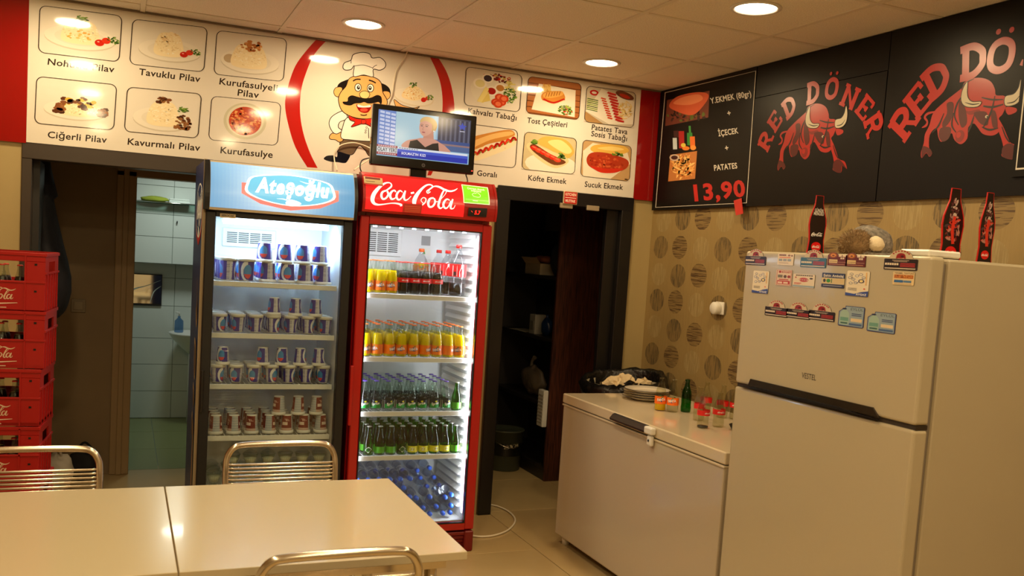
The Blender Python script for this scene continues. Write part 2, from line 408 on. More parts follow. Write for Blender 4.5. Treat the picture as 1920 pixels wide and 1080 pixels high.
# wallpaper: rows of hand-hatched circles
def wallpaper():
    m, nt, b = principled('circle_wallpaper'); N = nt.nodes; Lk = nt.links
    b.inputs['Roughness'].default_value = .55
    def math_(op, a, bb=None, cc=None):
        n = N.new('ShaderNodeMath'); n.operation = op
        for i, q in enumerate((a, bb, cc)):
            if q is None: continue
            if isinstance(q, (int,float)): n.inputs[i].default_value = q
            else: Lk.new(q, n.inputs[i])
        return n.outputs[0]
    tc = N.new('ShaderNodeTexCoord'); sx = N.new('ShaderNodeSeparateXYZ'); Lk.new(tc.outputs['Object'], sx.inputs[0])
    u = math_('DIVIDE', math_('SUBTRACT', 5.206, sx.outputs[1]), .2235); v = math_('DIVIDE', math_('SUBTRACT', sx.outputs[2], .101), .1735)
    iu, iv = math_('FLOOR', u), math_('FLOOR', v)
    cc = N.new('ShaderNodeCombineXYZ'); Lk.new(iu, cc.inputs[0]); Lk.new(iv, cc.inputs[1])
    wn = N.new('ShaderNodeTexWhiteNoise'); wn.noise_dimensions = '2D'; Lk.new(cc.outputs[0], wn.inputs[0])
    ws = N.new('ShaderNodeSeparateColor'); Lk.new(wn.outputs[1], ws.inputs[0])
    fu = math_('MULTIPLY', math_('SUBTRACT', math_('SUBTRACT', u, iu), math_('ADD', .5, math_('MULTIPLY', math_('SUBTRACT', ws.outputs[0], .5), .06))), 1.0)
    fv = math_('SUBTRACT', math_('SUBTRACT', v, iv), math_('ADD', .5, math_('MULTIPLY', math_('SUBTRACT', ws.outputs[1], .5), .08)))
    r = math_('SQRT', math_('ADD', math_('POWER', math_('DIVIDE', fu, .375), 2), math_('POWER', math_('DIVIDE', fv, .42), 2)))
    disc = math_('LESS_THAN', r, 1.0)
    # three looks in turn: pale, brown hatched, grey hatched
    sel = math_('FRACT', math_('ADD', math_('MULTIPLY', iu, 1/3), math_('ADD', math_('MULTIPLY', iv, .3334), .02)))
    sel2 = math_('FRACT', math_('ADD', math_('MULTIPLY', iu, 1/3), math_('ADD', math_('MULTIPLY', math_('MODULO', iv, 2), .3334), .02)))
    pale = math_('LESS_THAN', sel2, .3)
    horiz = math_('GREATER_THAN', sel2, .6)
    mp = N.new('ShaderNodeCombineXYZ')
    hu = math_('ADD', math_('MULTIPLY', math_('MULTIPLY', fu, 40), math_('SUBTRACT', 1, horiz)), math_('MULTIPLY', math_('MULTIPLY', fu, 2.0), horiz))
    hv = math_('ADD', math_('MULTIPLY', math_('MULTIPLY', fv, 34), horiz), math_('MULTIPLY', math_('MULTIPLY', fv, 1.8), math_('SUBTRACT', 1, horiz)))
    Lk.new(hu, mp.inputs[0]); Lk.new(hv, mp.inputs[1]); Lk.new(math_('ADD', math_('MULTIPLY', iu, 7.3), math_('MULTIPLY', iv, 3.1)), mp.inputs[2])
    no = N.new('ShaderNodeTexNoise'); no.inputs['Scale'].default_value = 1.0; no.inputs['Detail'].default_value = 1.5; Lk.new(mp.outputs[0], no.inputs[0])
    hatch = math_('GREATER_THAN', no.outputs[0], .535)
    mp2 = N.new('ShaderNodeMapping'); mp2.inputs['Scale'].default_value = (1, 90, 4); Lk.new(tc.outputs['Object'], mp2.inputs[0])
    n2 = N.new('ShaderNodeTexNoise'); n2.inputs['Scale'].default_value = 1.5; Lk.new(mp2.outputs[0], n2.inputs[0])
    def mix(f, a, bb):
        n = N.new('ShaderNodeMix'); n.data_type = 'RGBA'
        Lk.new(f, n.inputs[0]) if not isinstance(f, float) else setattr(n.inputs[0], 'default_value', f)
        for i, q in ((6,a),(7,bb)):
            if isinstance(q, tuple): n.inputs[i].default_value = (*lin(q),1)
            else: Lk.new(q, n.inputs[i])
        return n.outputs[2]
    bg = mix(n2.outputs[0], (142,119,74), (158,136,88))
    dark = mix(horiz, (90,77,53), (88,67,42))
    hat = mix(hatch, (134,112,70), dark)
    palec = mix(hatch, (150,130,86), (164,145,100))
    inside = mix(pale, hat, palec)
    Lk.new(mix(disc, bg, inside), b.inputs['Base Color'])
    return m
struct(MB().box(XR, XR+.08, -2.6, YW+.02, 0, 2.83).build('wall_right', wallpaper()))
# ---- vestibule and bathroom on the way
struct(MB().box(-.56, -.482, YW+.1, 6.65, 0, 2.3).box(1.0,1.08,YW+.1,6.57,0,2.3).build('wall_vestibule', m_brown))
wv = MB().box(-.482, .01, 6.57, 6.65, 0, 2.3).box(.82, 1.0, 6.57, 6.65, 0, 2.3).box(.01,.82,6.57,6.65,2.10,2.3)
struct(wv.build('wall_vestibule_back', m_brown))
struct(MB().box(-.56, 1.08, YW+.1, 8.7, 2.3, 2.36).build('ceiling_vestibule', m_brown))
m_frame = mat('tan_door_frame', (176,150,112), .45)
d1 = thing('door_1', 'tan door frame around the opening to the tiled bathroom', 'door frame', (.45, 6.57, 0)); struct(d1)
MB().box(-.045, .075, 6.545, 6.66, 0, 2.02, r=.004).build('door_jamb', m_frame, d1, world=True)
MB().box(-.005, .03, 6.53, 6.55, 0, 2.04, r=.004).build('door_architrave', m_frame, d1, world=True)
MB().box(.80, .86, 6.545, 6.66, 0, 2.02, r=.004).build('door_jamb', m_frame, d1, world=True)
MB().box(-.045, .86, 6.545, 6.66, 1.985, 2.04, r=.004).build('door_head', m_frame, d1, world=True)
MB().box(.07, .8, 6.59, 6.60, 2.04, 2.10).build('transom_pane', glass_mat('clear_pane', (235,245,240)), d1, world=True)
MB().box(-.476, 1.02, YW-.0, YW+.13, 1.955, 2.05, r=.003).box(-.476,-.43,YW-.0,YW+.13,0,1.955,r=.003).build('trim_1', mat('dark_brown_lining', (58,48,40), .4), None)['kind'] = 'structure'
# dark side panel of the passage, left
struct(MB().box(-.43, -.40, YW+.1, 5.6, 0, 1.955).build('trim_2', mat('near_black_panel', (34,31,29), .5)))
# bathroom
bf = MB().box(-.6, 1.9, 6.64, 8.7, -.05, -.003).build('floor_bathroom', m_bgrout); struct(bf)
for i in range(-1, 3):
    for j in range(3):
        MB().box(-.33+.6*i+.002, -.33+.6*(i+1)-.002, 6.66+.65*j+.002, 6.66+.65*(j+1)-.002, -.003, .001).build('floor_tile', m_bfloor, bf)
bw = MB().box(-.6, 1.9, 8.56, 8.66, 0, 2.3).box(-.6,1.9,8.36,8.56,1.372,2.3).build('wall_bathroom', m_bgrout); struct(bw)
zs = [.004, .244, .482, .713, .999, 1.245, 1.368]
xsb = [-.58, -.27, .43, 1.13, 1.83]
for a in range(len(zs)-1):
    for b_ in range(4):
        MB().box(xsb[b_]+.002, xsb[b_+1]-.002, 8.552, 8.56, zs[a]+.002, zs[a+1]-.002).build('wall_tile', m_btile, bw)
zs = [1.374, 1.60, 1.79, 2.03, 2.29]
for a in range(len(zs)-1):
    for b_ in range(4):
        MB().box(xsb[b_]-.04+.002, xsb[b_+1]-.04-.002, 8.352, 8.36, zs[a]+.002, zs[a+1]-.002).build('wall_tile', m_btile, bw)
struct(MB().box(-.66,-.6,6.65,8.7,0,2.3).box(1.9,1.96,6.65,8.7,0,2.3).box(.9,1.9,6.58,6.65,0,2.3).box(-.6,-.56,6.58,6.65,0,2.3).build('wall_bathroom_side', m_btile))
struct(MB().box(1.08,1.96,6.65,8.7,2.3,2.36).box(-.66,-.5,6.65,8.7,2.3,2.36).build('ceiling_bathroom', m_btile))
# ---- kitchen behind the black doorway
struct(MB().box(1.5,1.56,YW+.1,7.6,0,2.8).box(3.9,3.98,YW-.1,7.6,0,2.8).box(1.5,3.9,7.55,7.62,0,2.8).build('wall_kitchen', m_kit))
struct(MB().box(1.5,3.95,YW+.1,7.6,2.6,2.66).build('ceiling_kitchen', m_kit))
d2 = thing('door_2', 'black lacquered frame around the dark kitchen doorway', 'door frame', (2.57, YW, 0)); struct(d2)
MB().box(2.085, 2.172, YW-.015, YW+.13, 0, 1.97, r=.004).build('door_jamb', m_black, d2, world=True)
MB().box(2.955, 3.04, YW-.015, YW+.13, 0, 1.97, r=.004).build('door_jamb', m_black, d2, world=True)
MB().box(2.085, 3.04, YW-.0145, YW+.1295, 1.965, 2.052, r=.004).build('door_head', m_black, d2, world=True)
MB().box(2.87, 2.955, YW+.03, YW+.07, 0, 1.965, r=.003).build('door_lining', m_black, d2, world=True)
mp_ = mat('brushed_plate', (190,176,150), .35, .6)
for (u0, v0, u1, v1) in ((1046,380,1077,392),(1096,385,1127,396)):
    a = at((u0+u1)/2, (v0+v1)/2, y=YW-.02)
    MB().box(a.x-.044, a.x+.044, YW-.028, YW-.012, a.z-.016, a.z+.016, r=.003).build('door_plate', mp_, d2, world=True)
# ================================================================== long menu sign over the doors
YS = YW-.003
def SY(u, v): p = at(u, v, y=YS); return (p.x, p.z)
cream = (228,222,212); inkc = (52,40,34)
sign = thing('menu_sign', 'long white menu sign with food pictures and a chef over the doorways', 'sign', (1.3, YW, 2.04))
MB().box(-.457, 3.035, YS, YW+.012, 2.035, 2.748).build('sign_panel', mat('white_sign_board', (228,222,212), .07, spec=.6), sign, world=True)
m_red = mat('red_sign_board', (150,17,15), .08, spec=.6)
MB().box(-.62, -.4575, YS, YW+.012, 2.03, 2.748).build('end_panel', m_red, sign, 'red end panel', world=True)
MB().box(3.0355, 3.19, YS, YW+.012, 2.045, 2.748).build('end_panel', m_red, sign, 'red end panel', world=True)
MB().box(-.62, 3.19, YS-.012, YW+.01, 2.745, ZC-.002).build('top_trim', mat('grey_trim', (120,108,90), .5), sign, world=True)
def part_art(A, name, label=None, m=None): return A.build(name, plane_y(YS), m or GLOSSPRINT, sign, label)
def sign_art(L=1): A = Art(); A.L = L; return A
def px(A, ox, oy, k):           # trace in the enlarged view's coordinates
    A.T = lambda x, y: SY(ox+x/k, oy+y/k); A.upsign = -1
# ---- food pictures: drawn in a unit frame set by the four corners in the photograph
R_ = random.Random
PLATE, PSH, RICE = (234,228,216), (222,214,200), [(250,240,212),(240,222,180),(252,246,228),(228,206,160)]
GREEN = [(70,110,40),(100,140,50),(40,80,30),(130,165,70)]; MEAT = [(92,50,30),(130,78,46),(70,38,26),(150,100,60)]
TOM = [(205,40,25),(225,70,40),(170,25,20)]
def plate(A, cx=.5, cy=.4, rx=.42, ry=.22):
    A.ell(cx, cy-.03, rx, ry, (206,198,182), n=28); A.ell(cx, cy, rx, ry, PLATE, n=28); A.ell(cx, cy, rx*.72, ry*.72, (227,220,206), n=28)
def mound(A, cx, cy, rx, ry, top=.5, seed=1, cols=RICE, base=(244,228,190)):
    A.curve([(cx-rx,cy),(cx-rx*.85,cy+ry*.6),(cx-rx*top,cy+ry*.95),(cx+rx*top,cy+ry*.95),(cx+rx*.85,cy+ry*.6),(cx+rx,cy),(cx+rx*.6,cy-ry*.22),(cx-rx*.6,cy-ry*.22)], base)
    A.scatter(cx, cy+ry*.4, rx*.9, ry*.52, 130, .018, cols, seed, .45)
def toms(A, x, y, k=1):
    A.ell(x, y, .055*k, .065*k, (200,34,22)); A.ell(x+.075*k, y+.055*k, .05*k, .06*k, (216,52,30)); A.ell(x-.015, y+.02, .015, .012, (250,180,160))
    A.scatter(x+.15*k, y+.07*k, .07*k, .08*k, 22, .022*k, GREEN, 3, .5)
def parsley(A, x, y, k=1): A.scatter(x, y, .085*k, .06*k, 26, .022*k, GREEN, 5, .5)
def f_nohut(A):
    plate(A, .5, .42, .44, .25); mound(A, .5, .38, .24, .42, .5, 1); A.scatter(.47, .5, .18, .16, 16, .026, [(226,170,80),(236,190,110)], 4, .8); parsley(A, .5, .82, 1.1); toms(A, .74, .36, 1.1)
def f_tavuk(A):
    plate(A, .52, .4, .42, .24); mound(A, .5, .36, .2, .44, .5, 2); A.scatter(.5, .68, .13, .13, 40, .035, [(240,216,170),(222,190,140),(248,232,200)], 8, .3); toms(A, .71, .34, 1)
def f_kurup(A):
    plate(A, .5, .38, .42, .27); A.ell(.2,.4,.08,.1,(190,170,140)); mound(A, .48, .32, .26, .46, .5, 3); A.scatter(.5, .74, .15, .12, 34, .035, [(190,120,60),(214,150,84),(160,92,44)], 9, .75)
def f_ciger(A):
    plate(A, .5, .36, .4, .2); mound(A, .56, .3, .26, .3, .6, 4); A.scatter(.52, .52, .22, .13, 34, .045, MEAT+[(220,176,60),(230,190,80)], 4, .8); A.scatter(.3, .36, .08, .1, 12, .045, MEAT, 5, .8); A.scatter(.84, .36, .07, .09, 12, .045, MEAT, 6, .8)
def f_kavur(A):
    plate(A, .5, .36, .4, .26); mound(A, .5, .3, .22, .46, .45, 5); A.scatter(.5, .76, .1, .08, 20, .035, MEAT, 7, .8); A.scatter(.77, .3, .12, .17, 40, .035, MEAT, 8, .8); parsley(A, .76, .6, 1)
def f_kuru(A):
    A.ell(.5, .5, .31, .42, (206,202,178), n=32); A.ell(.5, .51, .27, .37, (226,222,202), n=32); A.ell(.5, .5, .235, .33, (190,60,22), n=32)
    A.scatter(.5, .5, .21, .30, 170, .026, [(214,104,40),(232,140,70),(200,80,30),(236,168,100),(170,44,20)], 10, .7)
def f_kahv(A):
    A.ell(.5,.48,.4,.44,(232,228,214),n=30)
    A.scatter(.56,.82,.24,.1,44,.035,TOM+[(230,220,180),(120,40,40),(200,180,90)],3,.7)
    for x,y,r,c in ((.26,.62,.1,(232,226,170)),(.39,.78,.085,(50,40,60)),(.62,.57,.085,(190,130,60)),(.47,.46,.09,(170,20,20))):
        A.ell(x,y,r+.02,(r+.02)*1.15,(246,242,232)); A.ell(x,y,r*.85,r,c)
    A.poly([(.22,.14),(.36,.56),(.42,.5),(.34,.12)],(240,226,150)); A.poly([(.3,.12),(.42,.44),(.46,.2)],(226,206,120))
    A.scatter(.8,.4,.13,.2,70,.032,GREEN,6,.5); A.scatter(.8,.66,.1,.14,30,.03,[(226,216,140),(200,190,100)],7,.6)
    for x,y in ((.62,.32),(.66,.2),(.56,.18),(.7,.3),(.6,.14)): A.ell(x,y,.085,.1,(205,66,34)); A.ell(x,y,.05,.06,(232,120,80))
def f_tost(A):
    A.rect(0,0,1,1,(176,108,60))
    for i in range(6): A.rect(0,.16*i+.02,1,.16*i+.035,(110,60,32),up=False)
    A.poly([(.1,.12),(.2,.84),(.9,.8),(.92,.06)],(240,232,214)); A.poly([(.28,.84),(.26,.6),(.44,.6),(.42,.86)],(232,190,110)); A.scatter(.34,.72,.1,.14,30,.04,[(240,204,120),(214,160,70)],2,.25)
    A.curve([(.28,.42),(.3,.62),(.6,.72),(.68,.66),(.7,.5),(.5,.34)],(214,140,60)); A.curve([(.3,.5),(.34,.62),(.62,.72),(.66,.62),(.45,.5)],(236,176,90))
    A.stroke([(.3,.44),(.5,.38),(.7,.52)],(190,40,24),.05); A.stroke([(.3,.4),(.5,.34),(.7,.48)],(246,232,190),.025)
    for i in range(6): A.stroke([(.34+.05*i,.5+.02*i),(.36+.05*i,.62+.02*i)],(170,98,40),.014)
    A.scatter(.73,.22,.13,.13,80,.026,GREEN+[(180,200,90),(200,60,40)],9,.6)
def f_pat(A):
    A.rect(0,0,1,1,(206,196,176)); A.poly([(0,0),(0,.3),(.4,0)],(180,140,90)); A.ell(.16,.84,.09,.08,(190,30,30)); A.ell(.16,.84,.05,.035,(236,220,210))
    A.poly([(.02,.3),(.3,.98),(.98,.75),(.99,.1),(.5,.02)],(240,234,220)); A.ell(.78,.88,.2,.1,(110,60,40),-.35); A.ell(.78,.86,.12,.05,(190,50,30),-.35)
    for i in range(7): A.stroke([(.03,.36+.05*i),(.25,.33+.05*i)],GREEN[i%4],.022,smooth=False); A.stroke([(.03,.38+.05*i),(.25,.35+.05*i)],(226,226,160),.012,smooth=False)
    for i in range(9): A.stroke([(.3+.02*i,.72-.065*i),(.4+.02*i,.70-.065*i)],(214,70,40),.04); 
    for i in range(10): A.stroke([(.42+.022*i,.9-.08*i),(.5+.022*i,.87-.08*i),(.6+.022*i,.86-.08*i)],(190,44,40),.052); A.stroke([(.44+.022*i,.92-.08*i),(.58+.022*i,.885-.08*i)],(236,130,110),.014)
    A.scatter(.8,.48,.14,.26,60,.05,[(240,214,140),(224,190,100),(246,228,170)],12,.22)
def f_goral(A):
    A.curve([(.0,.3),(.1,.62),(.5,.85),(.85,.98),(.95,.86),(.8,.7),(.4,.5),(.1,.1)],(206,140,66)); A.curve([(.1,.5),(.5,.8),(.85,.94),(.9,.86),(.5,.66),(.12,.36)],(236,190,120))
    A.curve([(.0,.14),(.3,.42),(.7,.64),(.98,.86),(.96,.6),(.6,.3),(.2,.06)],(240,226,190)); A.scatter(.5,.42,.46,.1,1,.01,TOM,1)
    for i in range(9): x=.08+.1*i; A.stroke([(x,.12+.07*i),(x+.05,.24+.07*i),(x+.1,.16+.07*i)],TOM[i%3],.045); A.stroke([(x+.02,.12+.07*i),(x+.07,.2+.07*i)],(130,140,50),.018)
def f_kofte(A):
    A.rect(0,0,1,1,(206,190,150)); A.ell(.55,.2,.5,.3,(238,232,218)); A.curve([(.25,.75),(.4,.95),(.8,.92),(.97,.62),(.8,.4),(.5,.6)],(226,180,90)); A.curve([(.45,.8),(.7,.9),(.92,.66),(.8,.55)],(244,220,150))
    A.curve([(.06,.6),(.3,.3),(.62,.12),(.86,.3),(.8,.46),(.4,.62),(.14,.74)],(232,208,160)); A.curve([(.12,.6),(.3,.4),(.6,.2),(.82,.32),(.5,.5),(.2,.7)],(110,60,30))
    for i in range(6): A.ell(.2+.09*i,.6-.05*i,.075,.06,TOM[i%2],-.5); A.ell(.2+.09*i,.62-.05*i,.05,.02,(236,110,80),-.5)
    A.scatter(.72,.46,.07,.07,20,.04,GREEN,4,.6); A.scatter(.2,.76,.06,.05,10,.04,GREEN,5,.6)
def f_sucuk(A):
    A.rect(0,0,1,1,(196,160,112)); A.poly([(.05,.0),(.02,.7),(.2,.95),(.9,.9),(1,.5),(.6,0)],(236,226,206)); A.curve([(.16,.78),(.3,.92),(.8,.98),(.95,.84),(.7,.7),(.3,.68)],(230,184,84)); A.curve([(.3,.82),(.6,.92),(.85,.88),(.6,.8)],(246,216,130))
    A.curve([(.1,.5),(.2,.68),(.5,.72),(.9,.62),(.96,.44),(.8,.26),(.4,.2),(.16,.3)],(176,58,30)); A.scatter(.5,.45,.36,.2,60,.035,[(196,70,36),(160,44,24),(210,96,50)],6,.7); A.curve([(.2,.3),(.4,.16),(.7,.2),(.85,.34),(.5,.28)],(206,50,30))
    A.scatter(.72,.72,.12,.05,26,.035,GREEN,4,.5); A.rect(.9,.03,.96,.06,(30,20,18))
PICS = [ # corners tl, tr, br, bl in the photograph; drawing; full-bleed; captions ((text, start, end)...)
 ('a', (75,10),(229,30),(223,116),(72,98), f_nohut, [('Nohutlu Pilav',(89,121),(214,136))]),
 ('b', (249,36),(389,52),(382,135),(243,120), f_tavuk, [('Tavuklu Pilav',(260,140),(375,154))]),
 ('c', (407,57),(538,73),(531,153),(401,139), f_kurup, [('Kurufasulyeli',(411,158),(520,171)),('Pilav',(445,179),(485,184))]),
 ('d', (69,143),(219,159),(213,244),(65,231), f_ciger, [('Ci\u011ferli Pilav',(89,258),(200,268))]),
 ('e', (239,163),(378,176),(371,259),(233,246), f_kavur, [('Kavurmal\u0131 Pilav',(239,271),(375,283))]),
 ('f', (397,180),(527,193),(520,273),(391,262), f_kuru, [('Kurufasulye',(413,287),(511,296))]),
 ('g', (874,125),(979,141),(974,210),(870,197), f_kahv, [('Kahvalt\u0131 Taba\u011f\u0131',(877,212),(968,226))]),
 ('h', (991,143),(1090,157),(1085,225),(986,212), f_tost, [('Tost \u00c7e\u015fitleri',(988,230),(1063,239))]),
 ('i', (1100,161),(1192,174),(1187,240),(1095,228), f_pat, [('Patates Tava',(1109,243),(1176,252)),('Sosis Taba\u011f\u0131',(1108,255),(1175,265))]),
 ('j', (870,231),(971,244),(966,315),(866,305), f_goral, [('Goral\u0131',(894,329),(931,333))]),
 ('k', (984,247),(1081,260),(1077,327),(978,317), f_kofte, [('K\u00f6fte Ekmek',(990,338),(1062,345))]),
 ('l', (1093,262),(1184,274),(1180,340),(1088,330), f_sucuk, [('Sucuk Ekmek',(1096,350),(1168,356))])]
for key, tl, tr, br, bl, fn, caps in PICS:
    A = sign_art(); P = [Vector(SY(*p)) for p in (bl, br, tl, tr)]
    A.T = lambda x, y: tuple((P[0]*(1-x)+P[1]*x)*(1-y)+(P[2]*(1-x)+P[3]*x)*y)
    rr = rr_pts(0,0,1,1,.001); a = .09; fr = [(x*(1), y) for x, y in rr_pts(0,0,1,1.0,.08,5)]
    asp = (P[1]-P[0]).length/(P[2]-P[0]).length
    fr = [(x/asp, y) for x, y in rr_pts(0,0,asp,1,.13,6)]
    if key in 'htikl': A.poly(fr, (200,180,150))
    fn(A)
    if key in 'hikl':       # mask the square corners of the full pictures with the board's own colour
        for cx, cy, s1, s2 in ((0,0,1,1),(1,0,-1,1),(1,1,-1,-1),(0,1,1,-1)):
            pts = [(cx,cy)]+[(cx+s1*(.13-.13*math.cos(t))/asp, cy+s2*(.13-.13*math.sin(t))) for t in [PI/2*i/6 for i in range(7)]]
            A.poly(pts, cream)
    A.stroke(fr, inkc, .012, closed=True, smooth=False)
    A.build('food_picture', plane_y(YS), GLOSSPRINT, sign)
    for t, p, q in caps:
        B = sign_art(); B.T = SY; B.upsign = -1
        B.text(t, p, q, 12.0 if key < 'g' else 10.1, inkc, .018); B.build('caption', plane_y(YS), GLOSSPRINT, sign)
# ---- red arcs (crop with origin 540,40 enlarged 3.6)
A = sign_art(); px(A, 540, 40, 3.6)
A.poly(spline([(205,108),(130,190),(50,300),(0,440),(-20,560),(0,690),(50,850),(130,985)],5)+[(200,990)]+spline([(200,990),(150,890),(105,760),(82,620),(88,470),(125,340),(180,220),(272,117)],5), (190,28,24))
A.build('red_arc', plane_y(YS), GLOSSPRINT, sign)
A = sign_art(); px(A, 540, 40, 3.6)
A.poly(spline([(944,214),(1000,330),(1035,450),(1042,600),(1010,800),(940,1040)],5)+spline([(965,1040),(1080,800),(1122,620),(1110,470),(1070,340),(1002,226)],5), (190,28,24))
A.build('red_arc', plane_y(YS), GLOSSPRINT, sign)
# ---- chef
K = (30,22,22); SKIN = (240,180,112)
def chef():
    A = sign_art(); px(A, 540, 40, 3.6)
    def shp(pts, col, w=5, k=5): 
        A.curve(pts, col, k); A.stroke(pts, K, w, k, closed=True)
    # trousers and shoes
    shp([(375,795),(350,850),(335,885),(400,900),(440,895),(480,840),(520,870),(550,910),(600,900),(600,810)], (110,92,74))
    A.curve([(242,930),(262,908),(305,905),(330,915),(340,880),(395,895),(420,905),(400,945),(380,957),(330,950),(290,948)], (24,24,34))
    # left arm and hand
    shp([(375,605),(300,640),(277,690),(300,745),(335,765),(365,740),(340,715),(350,680),(400,655)], (248,244,236))
    shp([(365,745),(330,760),(300,755),(280,775),(285,795),(320,800),(345,815),(370,805),(378,770)], SKIN)
    # jacket
    shp([(400,650),(370,710),(358,785),(420,800),(560,810),(700,800),(690,640),(500,620)], (248,244,236))
    A.stroke([(543,720),(545,790)], K, 5)
    for x, y in ((530,717),(525,735),(523,750)): A.ell(x, y, 7, 7, K, n=10); A.ell(x, y, 4, 4, (248,244,236), n=10)
    # arm holding the plate
    shp([(660,640),(720,610),(760,600),(800,640),(720,700),(660,720)], (248,244,236))
    shp([(715,528),(760,560),(800,575),(850,585),(888,575),(850,600),(790,620),(740,600)], SKIN, 4)
    # hair and ears
    A.curve([(420,395),(370,405),(340,425),(332,455),(350,500),(400,470)], (20,18,20)); A.curve([(600,415),(650,425),(685,455),(690,500),(650,510),(610,470)], (20,18,20))
    shp([(365,450),(325,447),(308,475),(322,505),(355,505)], SKIN, 4); shp([(640,475),(680,475),(690,500),(675,525),(645,520)], SKIN, 4)
    # head
    shp([(480,366),(415,385),(390,440),(355,480),(340,530),(362,600),(420,640),(500,658),(590,650),(650,600),(670,540),(640,480),(625,410),(570,375)], SKIN)
    # hat
    shp([(443,372),(447,300),(425,325),(385,328),(370,310),(382,280),(425,262),(440,225),(500,210),(550,220),(568,248),(620,245),(655,275),(655,310),(620,330),(575,325),(573,375),(510,362)], (250,246,240), 5, 4)
    A.stroke([(447,302),(510,296),(573,316)], K, 4); A.stroke([(600,295),(580,305),(570,320)], K, 4); A.stroke([(425,265),(425,285)], K, 4)
    # face
    A.stroke([(438,404),(460,392),(490,392)], K, 9); A.stroke([(545,397),(570,405),(592,417)], K, 9)
    for x, y in ((472,447),(556,451)):
        A.ell(x, y, 24, 29, K, n=20); A.ell(x, y, 19, 24, (252,250,244), n=20); A.ell(x+3-(x>500)*6, y, 11, 14, K, n=14); A.ell(x+5-(x>500)*8, y-4, 4, 5, (252,250,244), n=8)
    A.curve([(462,560),(510,575),(562,565),(545,610),(510,618),(475,600)], (150,16,16)); A.curve([(470,562),(510,572),(555,566),(550,580),(478,580)], (252,250,244)); A.ell(512,598,26,12,(226,80,60))
    A.stroke([(488,630),(510,635),(532,630)], K, 6)
    A.curve([(513,520),(470,510),(430,500),(405,515),(400,540),(370,543),(378,560),(420,568),(450,555),(490,552),(513,545),(540,555),(580,552),(610,545),(625,560),(633,545),(628,510),(600,498),(560,515)], (20,18,20))
    shp([(482,490),(495,475),(520,470),(545,480),(550,500),(535,520),(505,520),(488,510)], (252,206,140), 4)
    # scarf
    shp([(410,637),(455,655),(500,660),(560,655),(640,640),(650,670),(600,690),(555,690),(570,715),(530,695),(500,690),(470,700),(425,712),(450,680),(418,665)], (216,36,28), 4)
    shp([(495,668),(515,665),(527,678),(515,692),(497,690)], (226,50,38), 3)
    A.build('chef_drawing', plane_y(YS), GLOSSPRINT, sign, 'cartoon chef with black moustache and white hat')
chef()
A = sign_art(); px(A, 540, 40, 3.6)
A.ell(848,515,138,58,(222,212,192),.2,28); A.ell(848,508,132,54,PLATE,.2,28)
A.curve([(770,510),(785,465),(820,440),(870,440),(910,470),(925,515),(850,535)], (246,226,180)); A.scatter(845,485,65,42,120,5,RICE+[(220,160,80)],3,.5)
A.scatter(845,427,26,18,26,7,GREEN,4,.5); A.ell(915,530,18,16,(200,34,22)); A.ell(940,520,14,13,(216,52,30)); A.scatter(958,515,22,16,20,7,GREEN,6,.5)
A.build('rice_plate_picture', plane_y(YS), GLOSSPRINT, sign)

# ================================================================== black boards on the wallpapered wall
XB = XR-.022
def SX(u, v): p = at(u, v, x=XB); return (p.y, p.z)
m_board = mat('black_board', (15,12,11), .38, spec=.18, bump=(9,.02))
menu = thing('set_menu_poster', 'black set-menu poster with white border and big red price', 'sign', (XB, 4.7, 2.0))
ys = [SX(1250,170)[0], SX(1421,125)[0]]
MB().box(XB, XR, 4.222, 5.205, 1.985, 2.752).build('poster_board', m_board, menu, world=True)
def bx(A): A.T = lambda x, y: SX(1220+x/2.5714, y/2.5714); A.upsign = -1
A = Art(); bx(A); wh = (214,208,196)
A.stroke([(70,447),(507,342),(462,978),(24,1000)], wh, 4, closed=True, smooth=False)
A.build('border_line', plane_x(XB), MATTPRINT, menu)
A = Art(); bx(A)
A.poly([(79,483),(284,437),(278,566),(70,608)], (110,52,36)); A.scatter(170,560,95,28,60,9,[(60,30,26),(40,22,20),(130,60,40),(90,110,40)],3,.6,test=lambda x,y: 78<x<272 and y<585-.2*(x-80)+18)
A.curve([(90,505),(130,465),(220,445),(278,455),(262,500),(200,555),(110,530)], (214,96,60)); A.curve([(110,500),(150,470),(230,455),(250,480),(190,505)], (236,140,96))
A.build('sandwich_picture', plane_x(XB), MATTPRINT, menu)
A = Art(); bx(A)
for x, y0, y1, w, c_ in ((118,720,665,20,(200,214,224)),(124,662,630,24,(60,20,20)),(150,715,632,26,(170,26,26)),(190,700,640,26,(40,140,60)),(190,640,607,10,(60,150,70)),(203,712,658,24,(226,110,40))):
    A.stroke([(x,y0),(x-2,y1)], c_, w, smooth=False)
A.ell(170,715,18,10,(230,130,40)); A.ell(205,712,14,12,(236,150,60)); A.ell(158,700,12,10,(220,200,80))
A.build('drinks_picture', plane_x(XB), MATTPRINT, menu)
A = Art(); bx(A)
A.poly([(95,747),(224,728),(214,862),(84,875)], (190,120,60)); A.scatter(154,800,52,50,110,20,[(232,170,90),(214,140,60),(244,196,120),(190,110,44)],5,.22,test=lambda x,y: 102<x<205); A.ell(115,760,24,16,(200,180,160)); A.ell(115,760,16,10,(60,20,14))
A.build('fries_picture', plane_x(XB), MATTPRINT, menu)
for tx, p, q in (('Y.EKMEK (80gr)', (290,500), (486,463)), ('+', (372,560), (388,557)), ('\u0130\u00c7ECEK', (328,657), (424,642)), ('+', (361,728), (377,725)), ('PATATES', (307,823), (418,811))):
    A = Art(); bx(A); A.text(tx, p, q, 27, wh, .022); A.build('lettering', plane_x(XB), MATTPRINT, menu)
A = Art(); bx(A); A.text('13,90', (212,968), (458,944), 76, (190,28,22), .035)
A.build('price', plane_x(XB), MATTPRINT, menu, 'large red price')
